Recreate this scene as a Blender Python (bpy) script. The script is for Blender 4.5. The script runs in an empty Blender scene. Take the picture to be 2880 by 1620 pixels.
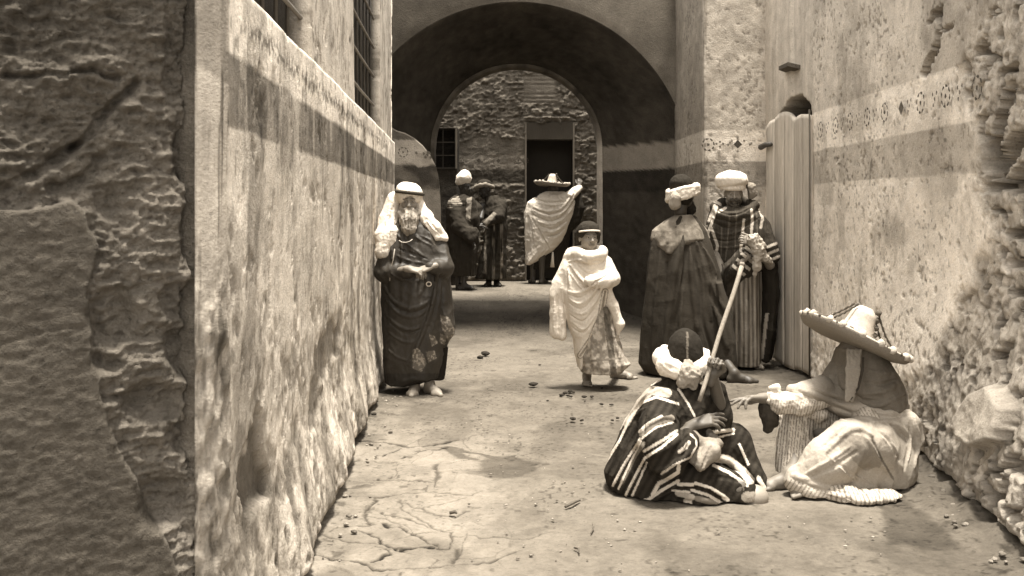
import bpy, math
import numpy as np
R = math.radians
# ------------------------------------------------------------------ camera, light, exposure
scene = bpy.context.scene
F = 2880.0            # focal length in photo pixels (photo is 2880 wide)
CX, HY = 1440.0, 583.0   # principal column and horizon row of the photo
CAMZ = 1.5
cam_d = bpy.data.cameras.new('camera'); cam = bpy.data.objects.new('camera', cam_d)
scene.collection.objects.link(cam); scene.camera = cam
cam.location = (0, 0, CAMZ); cam.rotation_euler = (R(90), 0, 0)
cam_d.sensor_width = 36; cam_d.lens = 36 * F / 2880
cam_d.shift_y = -(810 - HY) / 2880
cam_d.clip_start = 0.05; cam_d.clip_end = 500
TO_SUN = np.array((0.06, -0.06, 1.0)); TO_SUN /= np.linalg.norm(TO_SUN)
elev = math.asin(TO_SUN[2]); azim = math.atan2(TO_SUN[0], TO_SUN[1])
world = bpy.data.worlds.new('World'); scene.world = world; world.use_nodes = True
wn = world.node_tree; wn.nodes.clear()
sky = wn.nodes.new('ShaderNodeTexSky'); sky.sky_type = 'NISHITA'; sky.sun_disc = False
sky.sun_elevation = elev; sky.sun_rotation = azim
hsv = wn.nodes.new('ShaderNodeHueSaturation'); hsv.inputs['Saturation'].default_value = 0.0
wt = wn.nodes.new('ShaderNodeMix'); wt.data_type = 'RGBA'; wt.blend_type = 'MULTIPLY'
wt.inputs[0].default_value = 1.0; wt.inputs[7].default_value = (1.0, 0.965, 0.92, 1)
bg = wn.nodes.new('ShaderNodeBackground'); bg.inputs[1].default_value = 0.15
wo = wn.nodes.new('ShaderNodeOutputWorld')
wn.links.new(sky.outputs[0], hsv.inputs['Color']); wn.links.new(hsv.outputs[0], wt.inputs[6])
wn.links.new(wt.outputs[2], bg.inputs[0]); wn.links.new(bg.outputs[0], wo.inputs[0])
sun_d = bpy.data.lights.new('sun', 'SUN'); sun = bpy.data.objects.new('sun', sun_d)
scene.collection.objects.link(sun)
sun_d.energy = 3.5; sun_d.angle = R(10); sun_d.color = (1.0, 0.955, 0.88)
from mathutils import Vector
sun.rotation_euler = Vector(TO_SUN.tolist()).to_track_quat('Z', 'Y').to_euler()
scene.view_settings.view_transform = 'Standard'; scene.view_settings.look = 'None'
scene.view_settings.exposure = 1.9; scene.view_settings.gamma = 1
scene.render.engine = 'CYCLES'
scene.cycles.use_denoising = True
scene.cycles.max_bounces = 8; scene.cycles.diffuse_bounces = 5
C = scene.collection

# ------------------------------------------------------------------ helpers
def tone(v):
    "monochrome reflectance -> sepia rgb"
    v = np.clip(np.asarray(v, float), 0.004, 0.9)
    return np.stack([v, 0.903 * v ** 1.022, 0.775 * v ** 1.06], -1)

def cross(a, b): return np.cross(a, b)
def nrmz(v):
    v = np.asarray(v, float); return v / (np.linalg.norm(v) + 1e-12)
def P(px, py, Y): return np.array(((px - CX) / F * Y, Y, CAMZ - (py - HY) / F * Y))
def proj(p):
    p = np.asarray(p); y = np.maximum(p[..., 1], 0.05)
    return CX + F * p[..., 0] / y, HY + F * (CAMZ - p[..., 2]) / y

def _h(ix, iy, iz, seed):
    h = (ix.astype(np.int64) * 374761393 + iy.astype(np.int64) * 668265263 + iz.astype(np.int64) * 2147483647 + seed * 974634777) & 0xffffffff
    h = ((h ^ (h >> 13)) * 1274126177) & 0xffffffff
    h = ((h ^ (h >> 16)) * 2246822519) & 0xffffffff
    return ((h ^ (h >> 15)) & 0xffffff) / float(0xffffff)
def vn(x, y, z=0.0, seed=0):
    x, y, z = np.broadcast_arrays(np.asarray(x, float), np.asarray(y, float), np.asarray(z, float))
    ix, iy, iz = np.floor(x), np.floor(y), np.floor(z)
    fx, fy, fz = x - ix, y - iy, z - iz
    fx, fy, fz = [t * t * t * (t * (t * 6 - 15) + 10) for t in (fx, fy, fz)]
    r = 0
    for a in (0, 1):
        for b in (0, 1):
            for c in (0, 1):
                w = (fx if a else 1 - fx) * (fy if b else 1 - fy) * (fz if c else 1 - fz)
                r = r + w * _h(ix + a, iy + b, iz + c, seed)
    return r * 2 - 1
def fbm(x, y, z=0.0, oct=4, seed=0, gain=0.5):
    r, a, f, t = 0, 1.0, 1.0, 0
    for o in range(oct):
        r = r + a * vn(np.asarray(x) * f, np.asarray(y) * f, np.asarray(z) * f, seed + o); t += a
        a *= gain; f *= 2.03
    return r / t
def vor(x, y, seed=0, jit=0.9):
    "F1, F2, cell value"
    ix, iy = np.floor(x), np.floor(y)
    f1 = np.full(np.shape(x), 9.0); f2 = f1.copy(); cid = np.zeros(np.shape(x))
    for a in (-1, 0, 1):
        for b in (-1, 0, 1):
            cx, cy = ix + a, iy + b
            jx = _h(cx, cy, cx * 0, seed) ; jy = _h(cx, cy, cx * 0 + 1, seed)
            d = np.hypot(cx + 0.5 + (jx - 0.5) * jit - x, cy + 0.5 + (jy - 0.5) * jit - y)
            c = _h(cx, cy, cx * 0 + 2, seed)
            n = d < f1
            f2 = np.where(n, f1, np.minimum(f2, d)); cid = np.where(n, c, cid); f1 = np.where(n, d, f1)
    return f1, f2, cid
def ss(a, b, x):
    t = np.clip((x - a) / (b - a), 0, 1); return t * t * (3 - 2 * t)
def pdist(px, py, poly, closed=False):
    "distance to polyline, same units as inputs"
    d = np.full(np.shape(px), 1e9); n = len(poly)
    for i in range(n if closed else n - 1):
        (x0, y0), (x1, y1) = poly[i][:2], poly[(i + 1) % n][:2]
        vx, vy = x1 - x0, y1 - y0
        t = np.clip(((px - x0) * vx + (py - y0) * vy) / (vx * vx + vy * vy + 1e-9), 0, 1)
        d = np.minimum(d, np.hypot(px - x0 - t * vx, py - y0 - t * vy))
    return d
def inside(px, py, poly):
    r = np.zeros(np.shape(px), bool); n = len(poly)
    for i in range(n):
        (x0, y0), (x1, y1) = poly[i][:2], poly[(i + 1) % n][:2]
        if y0 == y1: continue
        c = ((y0 > py) != (y1 > py)) & (px < (x1 - x0) * (py - y0) / (y1 - y0) + x0)
        r ^= c
    return r
def sdp(px, py, poly):
    "signed distance, negative inside"
    return np.where(inside(px, py, poly), -1, 1) * pdist(px, py, poly, True)
def lerp(a, b, t): return a + (b - a) * t

# ------------------------------------------------------------------ materials
def mat_surface(name, fine=60, fine_amt=0.25, bump=0.5, bump_scale=70, dist=0.01, rough=0.95, spec=0.15, sheen=0.0, stretch=(1, 1, 1), blotch=0.0):
    m = bpy.data.materials.new(name); m.use_nodes = True
    t = m.node_tree; n = t.nodes; L = t.links; n.clear()
    out = n.new('ShaderNodeOutputMaterial'); b = n.new('ShaderNodeBsdfPrincipled')
    b.inputs['Roughness'].default_value = rough
    b.inputs['Specular IOR Level'].default_value = spec
    if sheen: b.inputs['Sheen Weight'].default_value = sheen
    at = n.new('ShaderNodeAttribute'); at.attribute_name = 'Col'
    tc = n.new('ShaderNodeTexCoord'); mp = n.new('ShaderNodeMapping'); mp.inputs['Scale'].default_value = stretch
    L.new(tc.outputs['Object'], mp.inputs[0])
    nz = n.new('ShaderNodeTexNoise'); nz.inputs['Scale'].default_value = fine; nz.inputs['Detail'].default_value = 6
    nz.inputs['Roughness'].default_value = 0.65
    L.new(mp.outputs[0], nz.inputs['Vector'])
    mr = n.new('ShaderNodeMapRange'); mr.inputs[1].default_value = 0.25; mr.inputs[2].default_value = 0.75
    mr.inputs[3].default_value = 1 - fine_amt; mr.inputs[4].default_value = 1 + fine_amt
    L.new(nz.outputs[0], mr.inputs[0])
    sc = n.new('ShaderNodeVectorMath'); sc.operation = 'SCALE'
    L.new(at.outputs['Color'], sc.inputs[0])
    if blotch:
        n3 = n.new('ShaderNodeTexNoise'); n3.inputs['Scale'].default_value = 3.5; n3.inputs['Detail'].default_value = 12; n3.inputs['Roughness'].default_value = 0.78
        L.new(tc.outputs['Object'], n3.inputs['Vector'])
        m3 = n.new('ShaderNodeMapRange'); m3.inputs[1].default_value = 0.3; m3.inputs[2].default_value = 0.7
        m3.inputs[3].default_value = 1 - blotch; m3.inputs[4].default_value = 1 + blotch * .8
        L.new(n3.outputs[0], m3.inputs[0])
        mm = n.new('ShaderNodeMath'); mm.operation = 'MULTIPLY'; L.new(mr.outputs[0], mm.inputs[0]); L.new(m3.outputs[0], mm.inputs[1])
        # dark specks and chips
        n4 = n.new('ShaderNodeTexNoise'); n4.inputs['Scale'].default_value = 42; n4.inputs['Detail'].default_value = 5; n4.inputs['Roughness'].default_value = 0.6
        L.new(tc.outputs['Object'], n4.inputs['Vector'])
        m4 = n.new('ShaderNodeMapRange'); m4.inputs[1].default_value = 0.60; m4.inputs[2].default_value = 0.70; m4.inputs[3].default_value = 1.0; m4.inputs[4].default_value = .62
        L.new(n4.outputs[0], m4.inputs[0])
        m5 = n.new('ShaderNodeMath'); m5.operation = 'MULTIPLY'; L.new(mm.outputs[0], m5.inputs[0]); L.new(m4.outputs[0], m5.inputs[1])
        L.new(m5.outputs[0], sc.inputs['Scale'])
    else: L.new(mr.outputs[0], sc.inputs['Scale'])
    L.new(sc.outputs[0], b.inputs['Base Color'])
    if bump > 0:
        n2 = n.new('ShaderNodeTexNoise'); n2.inputs['Scale'].default_value = bump_scale; n2.inputs['Detail'].default_value = 8
        n2.inputs['Roughness'].default_value = 0.7
        L.new(mp.outputs[0], n2.inputs['Vector'])
        bp = n.new('ShaderNodeBump'); bp.inputs['Strength'].default_value = bump; bp.inputs['Distance'].default_value = dist
        L.new(n2.outputs[0], bp.inputs['Height']); L.new(bp.outputs[0], b.inputs['Normal'])
    L.new(b.outputs[0], out.inputs[0])
    return m
M_PLASTER = mat_surface('lime_plaster', 90, 0.16, 0.9, 60, 0.012, blotch=.28)
M_RUBBLE = mat_surface('rubble_stone', 70, 0.25, 1.0, 45, 0.03, blotch=.25)
M_GROUND = mat_surface('trodden_earth', 80, 0.16, 0.7, 60, 0.012, blotch=.22)
M_CLOTH = mat_surface('woven_cloth', 110, 0.16, 0.6, 75, 0.008, rough=0.9, spec=0.1)
M_SILK = mat_surface('satin_cloth', 90, 0.12, 0.4, 60, 0.006, rough=0.58, spec=0.3)
M_SKIN = mat_surface('skin', 90, 0.10, 0.25, 150, 0.002, rough=0.55, spec=0.35)
M_HAIR = mat_surface('hair_fibre', 60, 0.25, 1.0, 90, 0.01, rough=0.8, spec=0.2, stretch=(4, 4, 0.6))
M_WOOD = mat_surface('weathered_wood', 30, 0.35, 0.8, 30, 0.006, rough=0.85, stretch=(5, 5, 0.25))
M_STRAW = mat_surface('woven_straw', 120, 0.2, 0.8, 150, 0.006, rough=0.85)
M_IRON = mat_surface('old_iron', 60, 0.3, 0.4, 60, 0.003, rough=0.6, spec=0.5)

# ------------------------------------------------------------------ object helpers
def mesh_obj(name, verts, faces, mat, parent=None, col=None, smooth=True):
    me = bpy.data.meshes.new(name)
    verts = np.asarray(verts, np.float32)
    if isinstance(faces, np.ndarray) and faces.ndim == 2:
        nf, k = faces.shape
        me.vertices.add(len(verts)); me.vertices.foreach_set('co', verts.ravel())
        me.loops.add(nf * k); me.loops.foreach_set('vertex_index', faces.astype(np.int32).ravel())
        me.polygons.add(nf); me.polygons.foreach_set('loop_start', np.arange(nf, dtype=np.int32) * k)
        me.update(calc_edges=True); me.validate()
    else:
        me.from_pydata(verts.tolist(), [], [list(map(int, f)) for f in faces])
    if col is None: col = np.tile(tone(0.3), (len(verts), 1))
    col = np.asarray(col, float)
    if col.ndim == 0: col = np.tile(tone(float(col)), (len(verts), 1))
    if col.ndim == 1: col = tone(col)
    at = me.color_attributes.new('Col', 'FLOAT_COLOR', 'POINT')
    c4 = np.ones((len(me.vertices), 4), np.float32); c4[:, :3] = col[:len(me.vertices)]
    at.data.foreach_set('color', c4.ravel())
    me.polygons.foreach_set('use_smooth', np.full(len(me.polygons), smooth))
    me.materials.append(mat)
    o = bpy.data.objects.new(name, me); C.objects.link(o)
    if parent is not None: o.parent = parent
    return o
def empty(name, loc=(0, 0, 0)):
    # parts are modelled in world space, so each thing's Empty stays at the origin of its base via parent inverse
    o = bpy.data.objects.new(name, None); C.objects.link(o); o.location = [float(v) for v in loc]; return o
def tag(o, label=None, cat=None, group=None, kind=None):
    if label: o['label'] = label
    if cat: o['category'] = cat
    if group: o['group'] = group
    if kind: o['kind'] = kind
    return o
def adopt(root):
    "children are in world space: cancel the root's offset"
    for c in root.children: c.matrix_parent_inverse = __import__('mathutils').Matrix.Translation(root.location).inverted()

class Ctx: pass
def sheet(name, base, nrm, disp, colf, mat, parent=None, ext=0.25, extdir=None, keep=None):
    "heightfield on a grid of base points (nu,nv,3) with normals; closed at the back"
    nu, nv = base.shape[:2]
    c = Ctx(); c.X, c.Y, c.Z = base[..., 0], base[..., 1], base[..., 2]
    c.px, c.py = proj(base)
    seg = np.linalg.norm(np.diff(base[:, 0, :], axis=0), axis=1)
    c.U = np.concatenate([[0], np.cumsum(seg)])[:, None] * np.ones((1, nv))
    d = disp(c); c.d = d
    v = base + nrm * d[..., None]
    col = tone(colf(c)).reshape(-1, 3)
    v = v.reshape(-1, 3)
    i = np.arange(nu * nv).reshape(nu, nv)
    q = np.stack([i[:-1, :-1], i[1:, :-1], i[1:, 1:], i[:-1, 1:]], -1)
    if keep is not None: q = q[keep[:-1, :-1] & keep[1:, 1:] & keep[1:, :-1] & keep[:-1, 1:]]
    q = q.reshape(-1, 4)
    if ext and keep is None:
        ring = np.concatenate([i[:, 0], i[-1, 1:], i[-2::-1, -1], i[0, -2:0:-1]])
        e = (np.asarray(extdir, float) if extdir is not None else None)
        back = v[ring] + (e if e is not None else -nrm.reshape(-1, 3)[ring] * ext)
        n0 = len(v); v = np.concatenate([v, back]); col = np.concatenate([col, col[ring]])
        m = len(ring); a = np.arange(m); b = (a + 1) % m
        q = np.concatenate([q, np.stack([ring[b], ring[a], n0 + a, n0 + b], -1)])
    return mesh_obj(name, v, q, mat, parent, col)
def plan_wall(name, path, us, zs, disp, colf, mat, parent=None, ext=0.3, flip=False, corner=0.0):
    "vertical wall along a plan polyline; normal = left of travel direction (or right if flip)"
    path = np.asarray(path, float)
    seg = np.linalg.norm(np.diff(path, axis=0), axis=1); cum = np.concatenate([[0], np.cumsum(seg)])
    us = np.clip(np.asarray(us, float), 0, cum[-1])
    x = np.interp(us, cum, path[:, 0]); y = np.interp(us, cum, path[:, 1])
    e = 0.03
    def at(u): return np.stack([np.interp(u, cum, path[:, 0]), np.interp(u, cum, path[:, 1])], -1)
    t = at(np.clip(us + e, 0, cum[-1])) - at(np.clip(us - e, 0, cum[-1]))
    t /= np.linalg.norm(t, axis=1, keepdims=True)
    n = np.stack([-t[:, 1], t[:, 0], 0 * t[:, 0]], -1)
    if flip: n = -n
    zs = np.asarray(zs, float)
    base = np.zeros((len(us), len(zs), 3)); base[..., 0] = x[:, None]; base[..., 1] = y[:, None]; base[..., 2] = zs[None]
    nr = np.repeat(n[:, None, :], len(zs), 1)
    return sheet(name, base, nr, disp, colf, mat, parent, ext)
def box(name, lo, hi, mat, parent=None, col=0.3, bev=0.0):
    lo, hi = np.asarray(lo, float), np.asarray(hi, float)
    import bmesh
    bm = bmesh.new(); bmesh.ops.create_cube(bm, size=1)
    for v in bm.verts: v.co = [(lo[k] + hi[k]) / 2 + v.co[k] * (hi[k] - lo[k]) for k in range(3)]
    if bev: bmesh.ops.bevel(bm, geom=bm.edges[:] , offset=bev, segments=2, affect='EDGES')
    v = [tuple(x.co) for x in bm.verts]; f = [[y.index for y in x.verts] for x in bm.faces]; bm.free()
    return mesh_obj(name, v, f, mat, parent, np.tile(tone(col), (len(v), 1)), smooth=False)
def tube_mesh(name, pts, radii, mat, parent=None, col=0.3, n=10):
    pts = np.asarray(pts, float); m = len(pts); radii = np.broadcast_to(radii, (m,))
    V = []; prev = None
    for i in range(m):
        t = nrmz(pts[min(i + 1, m - 1)] - pts[max(i - 1, 0)])
        ref = np.array((0, 0, 1.0)) if abs(t[2]) < 0.9 else np.array((0, 1.0, 0))
        a = nrmz(cross(t, ref)) if prev is None else nrmz(prev - t * np.dot(prev, t))
        prev = a; b = cross(t, a)
        for k in range(n):
            g = 2 * math.pi * k / n
            V.append(pts[i] + radii[i] * (math.cos(g) * a + math.sin(g) * b))
    Fc = [[i * n + k, i * n + (k + 1) % n, (i + 1) * n + (k + 1) % n, (i + 1) * n + k] for i in range(m - 1) for k in range(n)]
    Fc += [list(range(n))[::-1], [(m - 1) * n + k for k in range(n)]]
    return mesh_obj(name, V, Fc, mat, parent, np.tile(tone(col), (len(V), 1)))

# ------------------------------------------------------------------ signed-distance sculpting
def _segd(Xg, a, b, ra, rb):
    ab = b - a; L2 = float(ab @ ab) + 1e-12
    t = np.clip(((Xg[0] - a[0]) * ab[0] + (Xg[1] - a[1]) * ab[1] + (Xg[2] - a[2]) * ab[2]) / L2, 0, 1)
    d = np.sqrt((Xg[0] - a[0] - t * ab[0]) ** 2 + (Xg[1] - a[1] - t * ab[1]) ** 2 + (Xg[2] - a[2] - t * ab[2]) ** 2)
    return d - (ra + (rb - ra) * t)
class Sdf:
    def __init__(s, h): s.h = h; s.ops = []
    def seg(s, a, b, ra, rb=None, k=0.01, sub=False):
        rb = ra if rb is None else rb; a = np.asarray(a, float); b = np.asarray(b, float); r = max(ra, rb)
        s.ops.append(('d', np.minimum(a, b) - r, np.maximum(a, b) + r, lambda X: _segd(X, a, b, ra, rb), k, sub)); return s
    def tube(s, pts, radii, k=0.01, sub=False):
        radii = np.broadcast_to(radii, (len(pts),))
        for i in range(len(pts) - 1): s.seg(pts[i], pts[i + 1], radii[i], radii[i + 1], k, sub)
        return s
    def ell(s, c, r, k=0.01, ax=None, sub=False):
        c = np.asarray(c, float); r = np.asarray(r, float); ax = np.eye(3) if ax is None else np.asarray(ax, float)
        R_ = float(max(r))
        def f(X):
            q = [(X[0] - c[0]) * ax[i][0] + (X[1] - c[1]) * ax[i][1] + (X[2] - c[2]) * ax[i][2] for i in range(3)]
            k0 = np.sqrt(sum((q[i] / r[i]) ** 2 for i in range(3))); k1 = np.sqrt(sum((q[i] / r[i] ** 2) ** 2 for i in range(3)))
            return k0 * (k0 - 1) / (k1 + 1e-9)
        s.ops.append(('d', c - R_, c + R_, f, k, sub)); return s
    def loft(s, rows, k=0.02, folds=0.0, nf=9, seed=0, z0=None, z1=None, sub=False, skew=0.0):
        "rows: (z, cx, cy, rx, ry)"
        rows = np.array(sorted([tuple(map(float, r)) for r in rows])); z = rows[:, 0]
        rm = rows[:, 3:].max() + abs(folds) * 1.5
        lo = np.array([(rows[:, 1] - rows[:, 3]).min(), (rows[:, 2] - rows[:, 4]).min(), z[0]]) - abs(folds) * 1.5
        hi = np.array([(rows[:, 1] + rows[:, 3]).max(), (rows[:, 2] + rows[:, 4]).max(), z[-1]]) + abs(folds) * 1.5
        za = z[0] if z0 is None else z0; zb = z[-1] if z1 is None else z1
        def f(X):
            cx, cy, rx, ry = [np.interp(X[2], z, rows[:, j]) for j in (1, 2, 3, 4)]
            dx, dy = X[0] - cx, X[1] - cy
            q = np.sqrt((dx / rx) ** 2 + (dy / ry) ** 2)
            d = (q - 1) * np.minimum(rx, ry) * 0.5 + (q - 1) * 0.5 * np.sqrt(dx * dx + dy * dy) / (q + 1e-6)
            if folds:
                th = np.arctan2(dy, dx); w = ss(zb, za, X[2]) 
                th2 = th + skew * (X[2] - za)
                n1 = vn(np.cos(th2) * nf / 3.0 + 7, np.sin(th2) * nf / 3.0 + 3, X[2] * 0.9, seed)
                n2 = vn(np.cos(th2) * nf / 1.4 + 1, np.sin(th2) * nf / 1.4 + 9, X[2] * 1.6, seed + 5)
                rid = (1 - np.abs(n1) * 2.2) * 0.7 + n2 * 0.5
                d = d - folds * (0.25 + 0.75 * w) * rid
            return np.maximum(d, np.maximum(z[0] - X[2], X[2] - z[-1]))
        s.ops.append(('d', lo, hi, f, k, sub)); return s
    def fn(s, lo, hi, f, k=0.01, sub=False): s.ops.append(('d', np.asarray(lo, float), np.asarray(hi, float), f, k, sub)); return s
    def ridge(s, pts, r, lift=0.4, k=0.012, taper=True):
        "fold drawn along photo pixels, snapped onto the surface; r in metres; r<0 carves"
        s.ops.append(('r', None, None, (pts, r, lift, taper), k, r < 0)); return s
    def clipz(s, zmin): s.zmin = zmin; return s
    def build(s, name, mat, parent, colf=0.3, disp=None, smooth=True):
        h = s.h; los = np.min([o[1] for o in s.ops if o[0] == 'd' and not o[5]], 0) - 4 * h - 0.01
        his = np.max([o[2] for o in s.ops if o[0] == 'd' and not o[5]], 0) + 4 * h + 0.01
        n = np.ceil((his - los) / h).astype(int) + 1
        gx, gy, gz = [los[i] + h * np.arange(n[i]) for i in range(3)]
        f = np.full(tuple(n), 0.5, np.float64)
        def apply(lo, hi, fn, k, sub):
            m = k * 1.2 + 3 * h
            i0 = np.clip(np.floor((lo - m - los) / h).astype(int), 0, n); i1 = np.clip(np.ceil((hi + m - los) / h).astype(int) + 1, 0, n)
            if (i1 <= i0).any(): return
            sl = tuple(slice(i0[j], i1[j]) for j in range(3))
            X = np.meshgrid(gx[sl[0]], gy[sl[1]], gz[sl[2]], indexing='ij')
            d = fn(X); a = f[sl]
            if sub:
                d = -d; hh = np.clip(0.5 + 0.5 * (d - a) / k, 0, 1); f[sl] = a * (1 - hh) + d * hh + k * hh * (1 - hh)
            else:
                hh = np.clip(0.5 + 0.5 * (a - d) / k, 0, 1); f[sl] = a * (1 - hh) + d * hh - k * hh * (1 - hh)
        def snap(px, py):
            ys = np.arange(los[1], his[1], h * 0.6)
            x = (px - CX) / F * ys; z = CAMZ - (py - HY) / F * ys
            ii = np.round((np.stack([x, ys, z], -1) - los) / h).astype(int)
            ok = ((ii >= 0) & (ii < n)).all(1)
            if not ok.any(): return None
            v = np.full(len(ys), 1.0); q = ii[ok]; v[ok] = f[q[:, 0], q[:, 1], q[:, 2]]
            w = np.nonzero(v < 0)[0]
            if not len(w): return None
            j = w[0]; return np.array((x[j], ys[j], z[j]))
        for o in s.ops:
            if o[0] == 'd': apply(o[1], o[2], o[3], o[4], o[5])
            else:
                pts, r, lift, taper = o[3]; pp = np.array([p[:2] for p in pts], float)
                L = np.concatenate([[0], np.cumsum(np.linalg.norm(np.diff(pp, axis=0), axis=1))])
                m = max(4, int(L[-1] / 9)); t = np.linspace(0, L[-1], m)
                # smooth the polyline
                xs, ys_ = np.interp(t, L, pp[:, 0]), np.interp(t, L, pp[:, 1])
                for _ in range(2):
                    xs[1:-1] = (xs[:-2] + 2 * xs[1:-1] + xs[2:]) / 4; ys_[1:-1] = (ys_[:-2] + 2 * ys_[1:-1] + ys_[2:]) / 4
                W = []
                for a_, b_, q in zip(xs, ys_, t / L[-1]):
                    w = snap(a_, b_)
                    if w is None: W.append(None); continue
                    rr = abs(r) * ((0.45 + 0.55 * math.sin(math.pi * min(max(q, .02), .98)) ** 0.6) if taper else 1)
                    dv = nrmz(w - np.array((0, 0, CAMZ)))
                    W.append((w + dv * rr * (lift if r > 0 else -lift), rr))
                for _ in range(3):
                    W2 = list(W)
                    for i_ in range(1, len(W) - 1):
                        if W[i_ - 1] is not None and W[i_] is not None and W[i_ + 1] is not None: W2[i_] = ((W[i_ - 1][0] + 2 * W[i_][0] + W[i_ + 1][0]) / 4, W[i_][1])
                    W = W2
                for A, B in zip(W[:-1], W[1:]):
                    if A is None or B is None or np.linalg.norm(A[0] - B[0]) > 0.25: continue
                    r_ = max(A[1], B[1])
                    apply(np.minimum(A[0], B[0]) - r_, np.maximum(A[0], B[0]) + r_, lambda X, A=A, B=B: _segd(X, A[0], B[0], A[1], B[1]), o[4] * .55, o[5])
        zm = getattr(s, 'zmin', None)
        if zm is not None: f = np.maximum(f, (zm - gz)[None, None, :])
        f[0] = f[-1] = 0.5; f[:, 0] = f[:, -1] = 0.5; f[:, :, 0] = f[:, :, -1] = 0.5
        v, q = surfnet(f)
        # normals from gradient
        pos = los + v * h
        g = []
        iv = np.clip(v, 1.01, np.array(n) - 2.01)
        def tri(p):
            i = np.floor(p).astype(int); t = p - i; r = 0
            for a in (0, 1):
                for b in (0, 1):
                    for c in (0, 1):
                        w = (t[:, 0] if a else 1 - t[:, 0]) * (t[:, 1] if b else 1 - t[:, 1]) * (t[:, 2] if c else 1 - t[:, 2])
                        r = r + w * f[i[:, 0] + a, i[:, 1] + b, i[:, 2] + c]
            return r
        for ax in range(3):
            e = np.zeros(3); e[ax] = 0.9; g.append(tri(np.clip(iv + e, 0, np.array(n) - 1.01)) - tri(np.clip(iv - e, 0, np.array(n) - 1.01)))
        N = np.stack(g, -1); N /= np.linalg.norm(N, axis=1, keepdims=True) + 1e-9
        if disp is not None: pos = pos + N * disp(pos, N)[:, None]
        px, py = proj(pos)
        col = colf(px, py, pos, N) if callable(colf) else np.full(len(pos), float(colf))
        o = mesh_obj(name, pos, q, mat, parent, .80 * np.clip(col, .004, .95) ** 1.16, smooth)
        return o
def surfnet(f):
    s = f < 0; nx, ny, nz = f.shape
    cs = np.zeros((nx - 1, ny - 1, nz - 1), np.int8)
    for a in (0, 1):
        for b in (0, 1):
            for c in (0, 1): cs += s[a:nx - 1 + a, b:ny - 1 + b, c:nz - 1 + c]
    act = (cs > 0) & (cs < 8); I = np.argwhere(act)
    idx = np.full(act.shape, -1, np.int64); idx[act] = np.arange(len(I))
    acc = np.zeros((len(I), 3)); cnt = np.zeros(len(I))
    cor = [(a, b, c) for a in (0, 1) for b in (0, 1) for c in (0, 1)]
    val = {k: f[I[:, 0] + k[0], I[:, 1] + k[1], I[:, 2] + k[2]] for k in cor}
    for k in cor:
        for ax in range(3):
            if k[ax]: continue
            k2 = list(k); k2[ax] = 1; k2 = tuple(k2)
            a, b = val[k], val[k2]; m = (a < 0) != (b < 0)
            t = a[m] / (a[m] - b[m]); p = np.tile(np.array(k, float), (m.sum(), 1)); p[:, ax] += t
            acc[m] += p; cnt[m] += 1
    V = I + acc / cnt[:, None]
    Q = []
    for ax in range(3):
        u, w = [(1, 2), (2, 0), (0, 1)][ax]
        sl0 = [slice(None)] * 3; sl1 = [slice(None)] * 3; sl0[ax] = slice(0, -1); sl1[ax] = slice(1, None)
        a, b = s[tuple(sl0)], s[tuple(sl1)]
        E = np.argwhere(a != b)
        ok = (E[:, u] > 0) & (E[:, w] > 0) & (E[:, u] < f.shape[u] - 1) & (E[:, w] < f.shape[w] - 1); E = E[ok]
        ins = a[E[:, 0], E[:, 1], E[:, 2]]
        def cell(du, dw):
            c = E.copy(); c[:, u] -= du; c[:, w] -= dw; return idx[c[:, 0], c[:, 1], c[:, 2]]
        q = np.stack([cell(1, 1), cell(0, 1), cell(0, 0), cell(1, 0)], -1)
        q[~ins] = q[~ins][:, ::-1]
        Q.append(q)
    return V, np.concatenate(Q)
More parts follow.
